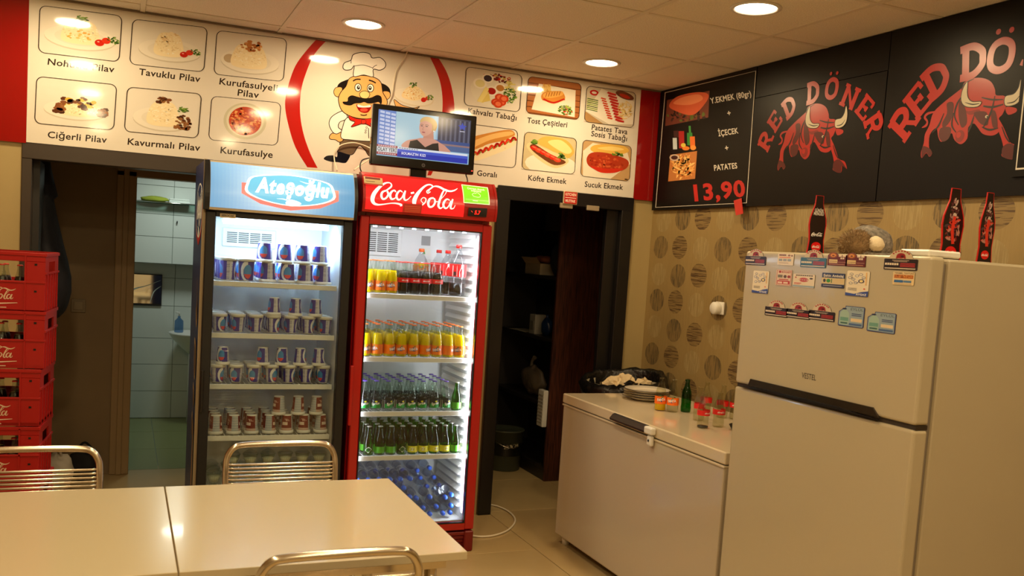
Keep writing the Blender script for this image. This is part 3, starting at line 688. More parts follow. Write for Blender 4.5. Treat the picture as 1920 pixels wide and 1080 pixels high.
# slab letters, unit square, strokes
SL = {'R': [[(.2,0),(.2,1)],[(.2,.95),(.6,.95),(.78,.74),(.6,.5),(.2,.5)],[(.5,.5),(.72,.12),(.86,.06)],[(.02,.06),(.42,.06)],[(.02,.94),(.3,.94)],[(.66,.06),(.98,.06)]],
      'E': [[(.22,0),(.22,1)],[(.04,.93),(.86,.93)],[(.04,.07),(.86,.07)],[(.22,.5),(.6,.5)],[(.82,.93),(.82,.70)],[(.84,.07),(.84,.32)],[(.6,.62),(.6,.38)]],
      'D': [[(.24,0),(.24,1)],[(.04,.93),(.5,.93),(.8,.72),(.84,.5),(.8,.28),(.5,.07),(.04,.07)]],
      'O': [[(.5,.92),(.22,.8),(.14,.5),(.22,.2),(.5,.08),(.78,.2),(.86,.5),(.78,.8),(.5,.92)]],
      'N': [[(.2,0),(.2,1)],[(.8,0),(.8,1)],[(.2,.95),(.8,.05)],[(.02,.06),(.38,.06)],[(.02,.94),(.28,.94)],[(.62,.94),(.98,.94)]]}
RD = (172,30,24)
def letter(A, ch, c, ang, h, w=None, dots=False):
    """c: centre in board metres (u, v), ang: lean, u grows to the viewer's right"""
    w = w or h; ca, sa = math.cos(ang), math.sin(ang)
    def M_(x, y): 
        X, Y = (x-.5)*w, (y-.5)*h; return (c[0]+X*ca-Y*sa, c[1]+X*sa+Y*ca)
    for st in SL[ch]:
        if ch == 'O': A.stroke([M_(*p) for p in st[:-1]], RD, h*.22, closed=True); continue
        A.stroke([M_(*p) for p in st], RD, h*(.25 if len(st) < 3 and abs(st[0][0]-st[1][0]) < .01 and st[0][1] == 0 else .15 if len(st)<4 else .23), smooth=len(st) > 4)
    if dots:
        for x in (.28,.72): A.ell(*M_(x,1.2), h*.085, col=RD, n=12)
def bull(A, k, F):
    """traced in the enlarged view; F takes a traced point to the board, k metres per unit of line width"""
    f = lambda P: [(*F(p), *(k*q for q in p[2:])) for p in P]
    Dk = (80,12,10); Md = (128,22,18); BK = (18,12,12); HN = (200,190,165)
    A.curve(f([(655,636),(690,595),(722,565),(748,540),(760,515),(790,500),(822,502),(846,518),(858,548),(862,572),(890,577),(895,610),(882,650),(870,668),(872,715),(850,735),(818,728),(800,700),(788,685),(770,700),(766,745),(745,768),(724,750),(715,722),(700,742),(680,757),(670,735),(664,700),(642,728),(640,785),(650,802),(640,817),(630,802),(615,822),(612,800),(622,760),(626,725),(641,688)]), RD, 4)
    A.curve(f([(866,665),(884,700),(900,748),(910,768),(936,780),(946,815),(925,792),(920,828),(904,832),(878,818),(884,788),(878,750),(868,712)]), RD, 4)
    A.stroke(f([(660,633,5),(636,640,9),(626,655,9),(634,672,7),(630,688,10),(616,697,3)]), RD)
    A.curve(f([(893,622),(925,626),(926,642),(900,652)]), RD); A.curve(f([(805,628),(770,634),(752,622),(772,648),(805,642)]), Md)
    # shade shapes
    for P in ([(700,600),(722,600),(716,660),(690,700),(684,680),(700,640)],[(742,590),(760,620),(766,680),(748,700),(738,650)],[(790,640),(830,640),(835,690),(815,690),(798,668)],
              [(680,700),(712,700),(706,742),(684,756),(672,730)],[(618,775),(640,782),(650,802),(640,815),(630,800),(615,820)],[(884,780),(912,770),(944,812),(922,800),(918,830),(900,830),(880,818)],[(845,640),(860,640),(866,700),(850,700)]):
        A.curve(f(P), Dk, 4)
    A.ell(*f([(742,735)])[0][:2], 18*k, 20*k, Md); A.ell(*f([(738,730)])[0][:2], 9*k, 10*k, RD)
    for P in ([(760,560,3),(735,600,7),(725,650,6),(738,690,3)],[(790,650,3),(780,690,8),(770,720,4)],[(858,575,3),(850,620,6),(838,660,8),(820,700,5)],[(690,640,3),(672,690,7),(650,720,3)],[(815,580,3),(850,590,6),(885,590,3)],[(820,615,5),(850,620,7),(885,610,4)],[(815,700,3),(840,712,7),(868,705,3)],[(880,700,3),(892,740,5),(905,765,4)],[(722,640,3),(716,690,6),(730,720,3)],[(790,503,2),(762,520,4),(748,545,3)]):
        A.stroke(f(P), BK)
    A.ell(*f([(831,658)])[0][:2], 6*k, 5*k, HN, n=10); A.ell(*f([(833,659)])[0][:2], 3*k, 3*k, BK, n=8)
    for P in ([(768,515),(752,552),(749,592),(764,614),(800,616),(813,598),(785,597),(771,582),(767,556)],[(944,512),(936,545),(920,570),(893,580),(893,614),(922,612),(942,590),(949,550)]):
        A.stroke(f(P), BK, 5*k, closed=True); A.curve(f(P), HN)
    A.stroke(f([(760,598,1),(785,607,4),(808,604,2)]), BK); A.stroke(f([(898,606,2),(922,600,4),(940,575,1)]), BK)
# board coordinates (u = -y so that it reads to the viewer's right)
FB = lambda u, v, d: (XB-d, -u, v)
def U(p): y, z = SX(1220+p[0]/2.5714, p[1]/2.5714); return (-y, z)
def ang(a, b): a, b = U(a), U(b); return math.atan2(b[1]-a[1], b[0]-a[0])
b1 = thing('shop_name_board', 'black board with red bull and arched red lettering beside the poster', 'sign', (XB, 3.7, 2.0))
MB().box(XB, XR, 3.262, 4.216, 1.985, 2.575).build('board_panel', m_board, b1, world=True)
MB().box(XB+.002, XR, 3.262, 4.216, 2.579, 2.752).build('board_strip', m_board, b1, world=True)
letters = [('R',(555,678),62,'a'),('E',(600,582),50,'a'),('D',(668,515),33,'a'),('D',(783,446),4,'a'),('O',(874,427),-5,'a'),('N',(962,468),-24,'a'),('E',(1035,520),-42,'a'),('R',(1075,603),-66,'a')]
cb = U((775,640)); hh = .104
for q, (bo, ox, oy, ksc) in enumerate(((b1,0,0,1.0),)):
    A = Art(.00005)
    for ch, p, dg, _ in letters: letter(A, ch, U(p), math.radians(dg), hh, hh*(.95 if ch != 'N' else 1.1), dots=(ch == 'O'))
    A.build('lettering', FB, SATIN, bo)
kb = .5*(abs(U((950,650))[0]-U((610,650))[0])/340 + abs(U((775,520))[1]-U((775,800))[1])/280)
A = Art(.00005); bull(A, kb, U); A.build('bull_emblem', FB, SATIN, b1, 'charging red bull with pale horns')
b2 = thing('shop_name_board', 'second black bull board, above the white refrigerator', 'sign', (XB, 2.8, 2.0))
MB().box(XB, XR, 2.20, 3.256, 1.985, 2.752).build('board_panel', m_board, b2, world=True)
A = Art(.00005)
P2 = [('R',(1222,590),52),('E',(1292,480),44),('D',(1378,382),34),('D',(1555,292),6),('O',(1690,268),-4)]
d0 = None
for ch, p, dg in P2: letter(A, ch, U(p), math.radians(dg), .136, .136, dots=(ch == 'O'))
letter(A, 'N', (U((1690,268))[0]+.19, U((1690,268))[1]-.012), math.radians(-24), .15, .16)
letter(A, 'E', (U((1690,268))[0]+.35, U((1690,268))[1]-.11), math.radians(-42), .15, .145)
A.build('lettering', FB, SATIN, b2)
def fit1(a0, b0, a1, b1_): k = (b1_-b0)/(a1-a0); return lambda q: b0+k*(q-a0), k
fu, ku = fit1(U((768,513))[0], U((1527,393))[0], U((905,832))[0], U((1733,760))[0])
fv, kv = fit1(U((768,513))[1], U((1527,393))[1], U((615,822))[1], U((1308,762))[1])
def F2(p): q = U(p); return (fu(q[0]), fv(q[1]))
A = Art(.00005); bull(A, kb*(ku+kv)/2, F2); A.build('bull_emblem', FB, SATIN, b2, 'larger charging red bull')
p3_ = thing('white_framed_poster', 'edge of a black poster with white line, past the bull board', 'sign', (XB, 2.2, 2.1))
ye = SX(1911,300)[0]
MB().box(XB-.012, XB-.002, 1.6, ye+.02, 2.055, 2.74).build('poster_board', m_board, p3_, world=True)
A = Art(); A.stroke([(ye,2.74),(ye,2.085),(1.6,2.085)], wh, .008, smooth=False); A.build('border_line', plane_x(XB-.012), MATTPRINT, p3_)
t_ = thing('red_tape', 'scrap of red tape hanging from the set-menu poster', 'tape', (XB-.004, 4.29, 1.95))
A = MB(); ya, za = SX(1381,376); yb, zb = SX(1393,401)
A.add([(XB-.004,ya+.02,za),(XB-.004,ya-.05,za+.012),(XB-.016,yb-.025,zb),(XB-.02,yb+.035,zb-.01),(XB-.005,ya+.02,za),(XB-.005,ya-.05,za+.012),(XB-.017,yb-.025,zb),(XB-.021,yb+.035,zb-.01)],
      [(0,1,2,3),(7,6,5,4),(0,4,5,1),(1,5,6,2),(2,6,7,3),(3,7,4,0)]).build('tape_strip', mat('red_tape', (190,30,26), .3), t_, world=True)
# thermostat knob on the wallpaper
t_ = thing('wall_thermostat', 'small white rounded thermostat on the circle wallpaper', 'thermostat', (XR, 4.40, 1.36))
MB().box(XR-.012, XR, 4.360, 4.440, 1.366, 1.440, r=.005, seg=2).build('back_plate', WHITE, t_, world=True)
MB().lathe([(.0,.0),(.033,0),(.036,.004),(.036,.034),(.031,.040),(0,.040)], 20, (XR-.012,4.405,1.402), M=Matrix.Rotation(-PI/2,3,'Y')).build('dial', WHITE, t_, world=True)
# ================================================================== bottles: one of each kind, then copies
GLASS = glass_mat('clear_glass', (236,242,238)); GREENG = glass_mat('green_glass', (112,178,96)); PETG = glass_mat('clear_pet', (240,243,245))
DGREEN = glass_mat('dark_green_glass', (50,120,60))
M_OR = liquid_mat('orange_soda', (255,222,0), .3); M_COLA = mat('cola', (22,9,6), .2); M_LEM = glass_mat('clear_drink', (226,232,226), .5)
M_OC = mat('orange_cap', (236,110,30), .35); M_RC = mat('red_cap', (196,24,20), .35); M_PC = mat('violet_cap', (96,70,176), .3); M_SC = mat('silver_cap', (190,188,184), .3, .8); M_BC = mat('blue_cap', (30,96,224), .35)
LABEL = print_mat('label_print', .35)
def wrap(r, z0, w=None):       # label wrapped round a cylinder: u in metres along the girth from the front, v up
    return lambda u, v, d: ((r(v)*1.012+.0006+d)*math.sin(u/r(v)), -(r(v)*1.012+.0006+d)*math.cos(u/r(v)), z0+v)
def lab_grid(A, u0, u1, v0, v1, col, n=14, m=2):
    A.L += 1
    for i in range(n):
        for j in range(m):
            a = u0+(u1-u0)*i/n; b = u0+(u1-u0)*(i+1)/n; A.rect(a, v0+(v1-v0)*j/m, b, v0+(v1-v0)*(j+1)/m, col, up=False)
def label(kind, r, z0, h, base, deco, span=1.0, name='label', parent=None):
    rr = (lambda v: r(v)) if callable(r) else (lambda v: r)
    A = Art(.00012); hw = PI*rr(0)*span; lab_grid(A, -hw, hw, 0, h, base, 20); deco(A, h)
    me = A.build(name, wrap(rr, z0), LABEL, parent, world=False); return me
def crown(z, r=.0135, n=16): return MB().lathe([(0,z+.0065),(r*.82,z+.0065),(r,z+.0045),(r*1.1,z),(r*1.0,z),(0,z)], n)
SZB = .80
def bottle(name, label_, cat, prof, gm, liquid=None, lm=None, cap=None, cm=None, lab=None, n=16, lname='liquid', up=0):
    t = thing(name, label_, cat)
    H = prof[-1][1]; ir = prof[-1][0]
    MB().lathe(prof, n).mesh
    g = MB(); g.lathe([(0,prof[0][1])]+prof, n); g.f.pop(); g.m.pop(); g.s.pop()
    g.build('bottle_body', gm, t)
    if liquid: 
        lv = [(max(r-.0022,.003), z+(.004 if i == 0 else 0)) for i,(r,z) in enumerate(prof) if z < liquid]
        # cut the profile at the liquid's level
        for (ra,za),(rb,zb) in zip(prof, prof[1:]):
            if za < liquid <= zb: lv.append((ra+(rb-ra)*(liquid-za)/(zb-za)-.0022, liquid))
        MB().lathe([(0,lv[0][1])]+lv+[(0,lv[-1][1])], n).build(lname, lm, t)
    if cap: cap.build('cap', cm, t)
    if lab: lab(t)
    for c_ in t.children:      # a squat 20 cl bottle: shorten every part's mesh
        for v in c_.data.vertices: v.co.x *= .97; v.co.y *= .97; v.co.z *= SZB
    return t
def d_fanta(A, h):
    for u0 in (0, .09):
        A.ell(u0-.002, h*.55, .019, .014, (30,40,120), .15, 12); A.text('FANTA', (u0-.0235,h*.32), (u0+.0215,h*.46), .0185, (20,30,90), .06); A.text('FANTA', (u0-.023,h*.35), (u0+.021,h*.49), .0170, (250,250,250), .035)
        A.ell(u0+.002, h*.86, .006, .003, (60,150,60), .3, 8)
    for u0 in (.045,): A.rect(u0-.014, .004, u0+.014, h-.004, (222,90,40))
def d_sprite(A, h):
    lab_grid(A, -.033, .033, 0, h*.5, (30,150,66), 10, 1); A.text('Sprite', (-.021,h*.3), (.022,h*.48), .017, (245,248,245), .03, .2); A.ell(.004,h*.8,.007,.005,(220,220,40),.2,10)
    A.rect(-.048,.002,-.034,h-.002,(214,220,214)); 
def d_cola(A, h): 
    coca_mini(A, 0, h*.5, .036)
def d_min(A, h):
    A.ell(0, h*.5, .017, .012, (244,244,226), 0, 14); A.poly([(-.009,h*.5),(-.002,h*.62),(.003,h*.52),(.01,h*.6),(.012,h*.5)], (40,90,60)); A.rect(-.008,h*.3,.008,h*.36,(30,60,50))
# the flowing script, traced once from the sign; coordinates of the enlarged view
COCA = [[(375,168,6),(405,152,13),(432,128,13),(425,102,9),(385,102,13),(330,136,24),(280,190,33),(262,240,34),(275,274,24),(310,287,15),(360,283,10),(420,275,9),(470,277,13),(508,290,17),(495,300,3)],
    [(385,165,10),(350,180,17),(338,212,20),(352,240,16),(380,228,15),(398,196,15),(388,168,12),(372,176,6)],
    [(385,185,7),(410,190,5),(425,178,6)],
    [(462,180,13),(452,165,12),(425,180,17),(412,212,20),(425,240,16),(452,232,9),(475,210,6)],
    [(520,182,8),(500,168,12),(475,190,17),(466,222,18),(484,246,14),(512,226,10),(532,185,10)],
    [(545,168,13),(530,215,18),(535,247,14),(560,243,8),(590,215,5)],
    [(590,190,15),(618,184,15)],
    [(760,176,5),(735,190,8),(728,172,9),(760,152,11),(785,132,12),(770,116,11),(735,120,13),(690,150,18),(643,200,29),(616,250,35),(618,290,27),(640,300,17),(680,290,12),(710,262,10),(712,235,9),(690,228,7),(672,250,6),(690,275,6)],
    [(738,180,6),(765,150,6),(800,130,10),(840,135,17),(880,158,19),(925,172,15),(965,165,11),(996,148,4)],
    [(780,228,10),(748,238,17),(732,272,20),(742,305,16),(770,300,15),(790,268,15),(785,236,12),(765,236,6)],
    [(785,255,7),(810,262,5),(830,250,5),(880,200,5),(898,165,8),(885,158,10),(858,190,14),(830,250,18),(818,295,18),(835,318,13),(862,300,6)],
    [(915,250,8),(893,240,12),(868,262,17),(860,295,18),(880,318,14),(905,298,10),(925,255,10)],
    [(942,240,13),(925,285,18),(922,318,14),(945,318,8),(960,290,4)]]
def coca_mini(A, cx, cy, w, col=(248,244,240), bold=1.35):
    """the script w metres wide, levelled"""
    k = w/745.
    for st in COCA:
        P = [(cx+(x-622)*k, cy-(y-205-(x-622)*.085)*k, ww*k*bold) for x, y, ww in st]
        A.stroke(P, col, k=3)
P_COLA = [(.026,0),(.0285,.004),(.0285,.03),(.0265,.055),(.0275,.075),(.0300,.10),(.0295,.118),(.024,.142),(.0165,.165),(.0125,.185),(.0122,.20),(.0135,.203),(.0125,.210)]
P_FAN = [(.028,0),(.031,.004),(.031,.045),(.0305,.085),(.0285,.115),(.0245,.142),(.0175,.168),(.0135,.19),(.0130,.203),(.0140,.206),(.013,.213)]
P_SPR = [(.026,0),(.0285,.004),(.029,.075),(.0285,.09),(.022,.125),(.0155,.150),(.0125,.175),(.0122,.190),(.0135,.193),(.0125,.200)]
P_MIN = [(.026,0),(.0285,.004),(.0285,.075),(.0275,.09),(.0225,.115),(.0155,.14),(.0125,.165),(.0120,.182),(.0133,.186),(.012,.192)]
CN, CL = 'wire', 'bottle'
def mk_fanta(): return bottle('orange_soda_bottle','x','bottle',P_FAN,GLASS,.150,M_OR,crown(.207),M_OC,lambda t: label('f',.031,.018,.062,(246,128,24),d_fanta,parent=t))
def mk_cola(): return bottle('cola_bottle','x','bottle',P_COLA,GLASS,.15,M_COLA,crown(.204),M_RC,lambda t: label('c',.0304,.076,.03,(206,20,24),d_cola,parent=t))
def mk_spr(): return bottle('lemon_soda_bottle','x','bottle',P_SPR,GLASS,None,None,crown(.194),M_PC,lambda t: label('s',.0292,.02,.055,(22,34,44),d_sprite,parent=t))
def mk_min(c=(226,222,50), name='mineral_water_bottle', deco=d_min): return bottle(name,'x','bottle',P_MIN,GREENG,None,None,crown(.186),M_SC,(lambda t: label('m',.0287,.014,.042,c,deco,parent=t)))
def mk_tri():
    def deco(A, h): pass
    def lab(t):
        A = Art(.00012); A.poly([(-.019,.02),(0,.002),(.019,.026),(.006,.04),(0,.043),(-.004,.04)],(238,238,226)); A.poly([(-.008,.02),(0,.03),(.01,.024),(.004,.014)],(40,80,60)); A.build('label', wrap(lambda v: .0287,.014), LABEL, t, world=False)
    return bottle('mineral_water_bottle','x','bottle',P_MIN,GREENG,None,None,crown(.186),M_SC,lab)

# ================================================================== glass-door coolers (shared builder, local frame: x across, y back, z up)
def cooler_case(t, W_, D, H, zb, zt, body, inner, th=.045, tf=.05):
    """open-fronted insulated case; zb/zt: floor and ceiling of the cold space"""
    MB().box(0,th,.05,D,.09,H-.005,r=.004).box(W_-th,W_,.05,D,.09,H-.005,r=.004).box(th,W_-th,D-.03,D,.09,H-.005).box(th,W_-th,.05,D-.03,.09,zb).box(th,W_-th,.05,D-.03,zt,H-.006).build('case', body, t)
    e = .0015
    li = MB().box(th+e,th+.008,.055,D-.031,zb+e,zt-e).box(W_-th-.008,W_-th-e,.055,D-.031,zb+e,zt-e).box(th+.008,W_-th-.008,D-.04,D-.031,zb+e,zt-e).box(th+.008,W_-th-.008,.055,D-.04,zb+e,zb+.01).box(th+.008,W_-th-.008,.055,D-.04,zt-.01,zt-e)
    return li.build('inner_lining', inner, t)
def shelf(t, x0, x1, y0, y1, z, m, rail=.02, tickets=None):
    s = MB()
    s.box(x0,x1,y0,y0+.006,z-.022,z+.004,r=.0015)
    s.tube([(x0,y1,z-.006),(x1,y1,z-.006)],.004,6); s.tube([(x0,y0+.01,z-.008),(x0,y1,z-.008)],.004,6); s.tube([(x1,y0+.01,z-.008),(x1,y1,z-.008)],.004,6)
    n = int((x1-x0)/.022)
    for i in range(1,n): x = x0+(x1-x0)*i/n; s.tube([(x,y0+.01,z-.003),(x,y1,z-.003)],.002,4)
    s.tube([(x0,(y0+y1)/2,z-.008),(x1,(y0+y1)/2,z-.008)],.003,6)
    return s.build('wire_shelf', m, t)
def grille(t, x0, x1, z0, z1, y, cols, rows, fr, dark):
    g = MB().box(x0-.02,x1+.02,y-.012,y,z0-.02,z1+.02,r=.004).build('vent_cover', fr, t)
    s = MB(); w = (x1-x0)/cols; h = (z1-z0)/rows
    for i in range(cols):
        for j in range(rows): s.box(x0+w*i+w*.06, x0+w*(i+1)-w*.06, y-.0135, y-.011, z0+h*j+h*.25, z0+h*j+h*.75)
    o = s.build('vent_slots', dark, g); o['kind'] = 'stuff'
PANE = glass_mat('door_pane', (240,244,243), .9, .01)
m_liner = mat('white_cooler_liner', (222,224,224), .4); m_shelf = mat('white_wire', (232,232,230), .35)
FY = 4.57
# ---------------- dairy cooler (blue header)
W1 = 1.068-.345; D1 = .585; H1 = 1.995
t = thing('dairy_cooler', 'tall glass-door dairy cooler with lit blue header, full of yogurt', 'refrigerator', (.345, FY, 0))
m_navy = mat('navy_side_sheet', (46,54,104), .35); m_doorb = mat('cooler_door_black', (20,22,26), .35); m_alu = mat('beige_edge_trim', (176,160,130), .4)
li = cooler_case(t, W1, D1, H1, .13, 1.735, m_navy, m_liner)
MB().box(0,W1,.06,D1-.02,0,.088,r=.004).build('base', BLACK, t)
MB().box(-.001,.012,.035,.05,.09,1.99).build('edge_trim', m_alu, t)
# door: frame and pane
d = MB().box(.012,.058,-.002,.045,.085,1.745,r=.004).box(W1-.055,W1-.008,-.002,.045,.085,1.745,r=.004).box(.058,W1-.055,-.001,.044,1.722,1.745).box(.058,W1-.055,-.001,.044,.085,.14).build('door', m_doorb, t)
MB().box(.058,W1-.055,.012,.018,.14,1.722).build('door_pane', PANE, d, world=False)
MB().box(.012,.03,-.022,-.002,.78,.99,r=.005).build('handle', BLACK, d)
A = Art(.0002); A.rect(.075,1.752-.034,.147,1.752-.014,(214,200,168)); A.text('SEROCAK',(.082,1.725),(.14,1.725),.009,(40,36,30),.03); A.build('name_plate', lambda u,v,dd: (u,-.002-dd,v), MATTPRINT, d, world=False)
# header: curved lit canopy
def header_y(z, z0, z1, bulge=.055): q = (z-z0)/(z1-z0); return -.015-bulge*math.sin(PI*min(1,max(0,.15+.85*q)))**.7*.9+.03*q
z0h, z1h = 1.752, 1.985
def canopy(x0, x1, z0, z1, n=12, inset=0): 
    pts = [(.06, z0),]+[(header_y(z0+(z1-z0)*i/n, z0, z1)+inset, z0+(z1-z0)*i/n) for i in range(n+1)]+[(.06, z1)]
    return pts
for a_, b_ in ((0,.022),(W1-.015,W1)): MB().prism(canopy(0,W1,z0h,z1h), a_, b_, axis='x').build('header_end', m_doorb, t)
MB().prism(canopy(0,W1,z0h,z1h,inset=.004), .022, W1-.015, axis='x').build('header_box', mat('header_box_beige', (190,176,150), .5), t)
LIT = print_mat('backlit_print', .2, .95, base=1)
def header_F(z0, z1): return lambda u, v, dd: (u, header_y(v, z0, z1)+.003-dd*2, v)
A = Art(.0001)
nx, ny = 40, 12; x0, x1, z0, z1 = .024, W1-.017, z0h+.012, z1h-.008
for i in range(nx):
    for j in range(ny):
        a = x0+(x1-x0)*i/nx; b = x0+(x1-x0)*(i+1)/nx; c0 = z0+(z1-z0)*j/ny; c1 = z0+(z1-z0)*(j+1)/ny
        q = math.exp(-(((a+b)/2-.36)/.17)**2-(((c0+c1)/2-1.87)/.10)**2); e = math.exp(-((((a+b)/2)-.30)/.30)**2)  # tube glow behind the panel painted in as a paler centre
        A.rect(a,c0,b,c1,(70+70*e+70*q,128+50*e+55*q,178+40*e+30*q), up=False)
def ates(A, cx, cz, w, asp=.36, lit=True):
    h = w*asp; P = [(-.5,.10),(-.44,.34),(-.2,.46),(0,.5),(.2,.46),(.44,.34),(.5,.10),(.5,-.18),(.3,-.4),(0,-.5),(-.3,-.4),(-.5,-.18)]
    q = lambda pts, s=1: [(cx+x*w*s, cz+z*h*s) for x, z in pts]
    A.poly([(cx-w*.55,cz+h*.12),(cx+w*.55,cz+h*.12),(cx+w*.55,cz-h*.22),(cx+w*.34,cz-h*.5),(cx,cz-h*.64),(cx-w*.34,cz-h*.5),(cx-w*.55,cz-h*.22)], (232,120,112) if lit else (180,50,40))
    A.curve(q(P,1.0), (246,250,252), 3); A.curve(q(P,.94), (100,180,220) if lit else (44,60,110), 3)
    A.text('Ate\u015fo\u011flu', (cx-w*.40,cz-h*.13), (cx+w*.42,cz-h*.13), h*.46, (250,253,254), .042, .18)
    A.curve([(cx-w*.06,cz-h*.42),(cx-w*.02,cz-h*.30),(cx+w*.06,cz-h*.32),(cx+w*.12,cz-h*.40),(cx+w*.06,cz-h*.48),(cx,cz-h*.50)], (250,253,253)); A.stroke([(cx-w*.16,cz-h*.30,.001),(cx-w*.08,cz-h*.30,.005),(cx-w*.01,cz-h*.36,.004)], (220,244,248)); A.stroke([(cx+w*.10,cz+h*.33,.001),(cx+w*.18,cz+h*.27,.005),(cx+w*.25,cz+h*.29,.003)], (220,240,248))
ates(A, .395, 1.872, .42)
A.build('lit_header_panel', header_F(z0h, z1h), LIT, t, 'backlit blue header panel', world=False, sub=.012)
# side picture
A = Art(.0003); FS = lambda u, v, dd: (-.001-dd, .54-u, v)     # u towards the viewer along the side
A.upsign = 1
ates(A, .30, 1.75, .36, .75, lit=False)
BE = (176,150,116); 
for P in ([(.36,1.42),(.40,1.34),(.44,1.24),(.42,1.18),(.38,1.20),(.34,1.26),(.38,1.30)],[(.34,1.12),(.42,1.10),(.46,1.0),(.42,.92),(.36,.96),(.34,1.04)],[(.36,.9),(.42,.88),(.45,.82),(.40,.78),(.36,.82)],[(.36,.76),(.40,.74),(.42,.66),(.38,.64),(.35,.70)]):
    A.curve(P, BE); A.curve([(x*.75+.1,z*.75+P[0][1]*.25-.03) for x, z in P], (96,76,60))
A.curve([(.44,.72),(.49,.60),(.49,.1),(.40,.1),(.43,.4)], (150,122,86))
A.build('side_picture', FS, MATTPRINT, t, world=False)
# inside
grille(t, .16, .40, 1.60, 1.66, D1-.04, 4, 6, m_liner, BLACK)
MB().box(.10,.60,.10,.16,1.70,1.725,r=.004).build('lamp_housing', WHITE, t)
MB().tube([(.10,.085,1.705),(.61,.085,1.705)],.013,10).build('light_tube', mat('cool_tube_glow', (255,255,255), .4, emit=(215,232,255), es=14), t, 'glowing white light tube')
SH1 = [(.045, 1.412), (.045, 1.158), (.045, .905), (.045, .646), (.045, .39)]
for o_, z in SH1: shelf(t, .058, W1-.06, .065, D1-.05, z-.0, m_shelf)
MB().box(.06,W1-.06,D1-.075,D1-.045,1.50,1.53,r=.006).build('air_duct', m_liner, t)
dairy = t

# ---------------- red cooler
W2 = 1.815-1.092; D2 = .585; X2 = 1.092
t = thing('soda_cooler', 'tall red glass-door soda cooler with lit red script header', 'refrigerator', (X2, FY, 0))
m_redc = mat('cooler_red', (168,16,14), .3, coat=.3); m_redd = mat('cooler_dark_red', (112,12,12), .4)
cooler_case(t, W2, D2, 1.99, .15, 1.75, m_redc, m_liner)
MB().box(.02,W2-.02,.04,D2-.02,.03,.088,r=.004).build('base_grille_box', m_redd, t)
b = MB(); 
for i in range(4): b.box(.03,W2-.05,.0+.008*i,.045,.112-.022*(i+1),.112-.022*i-.004,r=.002)
b.box(W2-.055,W2-.005,-.012,.06,.0,.115,r=.006).box(.005,.055,-.012,.06,.0,.115,r=.006); b.build('kick_vent', m_redd, t, 'dark red ribbed kick panel')
d = MB().box(.004,.052,-.004,.045,.122,1.782,r=.005).box(W2-.058,W2-.004,-.004,.045,.122,1.782,r=.005).box(.052,W2-.058,-.003,.044,1.742,1.782).box(.052,W2-.058,-.003,.044,.122,.158).build('door', m_redc, t)
MB().box(.052,W2-.058,.012,.018,.158,1.742).build('door_pane', PANE, d)
MB().box(.052,.058,-.0035,.012,.158,1.742).box(W2-.064,W2-.058,-.0035,.012,.158,1.742).box(.058,W2-.064,-.0035,.012,.158,.164).box(.058,W2-.064,-.0035,.012,1.736,1.742).build('door_gasket', BLACK, d)
MB().box(-.012,.006,-.026,-.004,.71,1.02,r=.006,seg=2).build('handle', m_redc, d)
z0h2, z1h2 = 1.80, 2.0
for a_, b_ in ((0,.012),(W2-.012,W2)): MB().prism(canopy(0,W2,z0h2,z1h2), a_, b_, axis='x').build('header_end', m_redc, t)
MB().prism(canopy(0,W2,z0h2,z1h2,inset=.004), .012, W2-.012, axis='x').build('header_box', m_redc, t)
HF = lambda u, v, dd: (u, header_y(v, z0h2, z1h2)+.0035-dd*2, v)
def HP(x, y):       # enlarged view (640,320) x4.5 onto the header
    p = at(640+x/4.5, 320+y/4.5, y=FY-.05); return (p.x-X2, p.z)
A = Art(.00008); 
for i in range(24):
    for j in range(10):
        a = .014+(W2-.20)*i/24; b_ = .014+(W2-.20)*(i+1)/24; A.rect(a, z0h2+.012+.176*j/10, b_, z0h2+.012+.176*(j+1)/10, (214,30,32), up=False)
A.T = HP; A.upsign = -1
for st in COCA: A.stroke(st, (252,240,236), k=4)
LITR = print_mat('backlit_red_print', .2, .85, base=1)
A.build('lit_header_panel', HF, LITR, t, 'backlit red panel with flowing white script', world=False, sub=.012)
A = Art(.00008); A.L = 70; A.T = HP; A.upsign = -1
A.poly([(200,42),(358,62),(355,125),(196,108)], (196,176,130)); A.poly([(212,46),(340,62),(338,78),(210,66)], (110,24,22)); A.stroke([(212,84),(290,92)], (90,60,40), 4, smooth=False); A.poly([(196,100),(355,118),(353,130),(195,112)], (180,70,50))
A.build('paper_sticker', HF, MATTPRINT, t, 'old cream paper sticker', world=False, sub=.012)
A = Art(.00008); A.L = 70; A.T = HP; A.upsign = -1
A.poly([(518,275),(678,285),(670,362),(512,348)], (196,50,40)); 
for y in (300,316,330,343): A.stroke([(530,y),(595,y+4),(660,y+8)], (224,120,80), 4, smooth=False)
A.build('phone_sticker', HF, MATTPRINT, t, 'red and gold sticker', world=False, sub=.012)
A = Art(.00008); A.L = 40; A.T = HP; A.upsign = -1
A.poly([(1035,112),(1258,138),(1250,290),(1028,272)], (220,248,190)); A.poly([(1042,119),(1250,144),(1243,283),(1035,266)], (124,214,32))
A.text('Çevreye duyarl\u0131', (1078,152), (1222,168), 16, (226,246,200), .03); A.text('so\u011futucu', (1106,172), (1190,182), 16, (226,246,200), .03)
A.stroke([(1120,215),(1110,200),(1125,190),(1140,192),(1152,184),(1168,194),(1178,208),(1172,222),(1150,224),(1135,220)], (226,246,200), 4, closed=True)
A.stroke([(1050,240),(1240,258)], (180,230,130), 3, smooth=False); A.stroke([(1108,252),(1150,256)], (226,246,200), 6, smooth=False)
A.build('green_sticker', HF, print_mat('backlit_green_print', .3, .7), t, 'glowing lime green sticker', world=False, sub=.012)
A = Art(.00008); A.L = 40; A.T = HP; A.upsign = -1
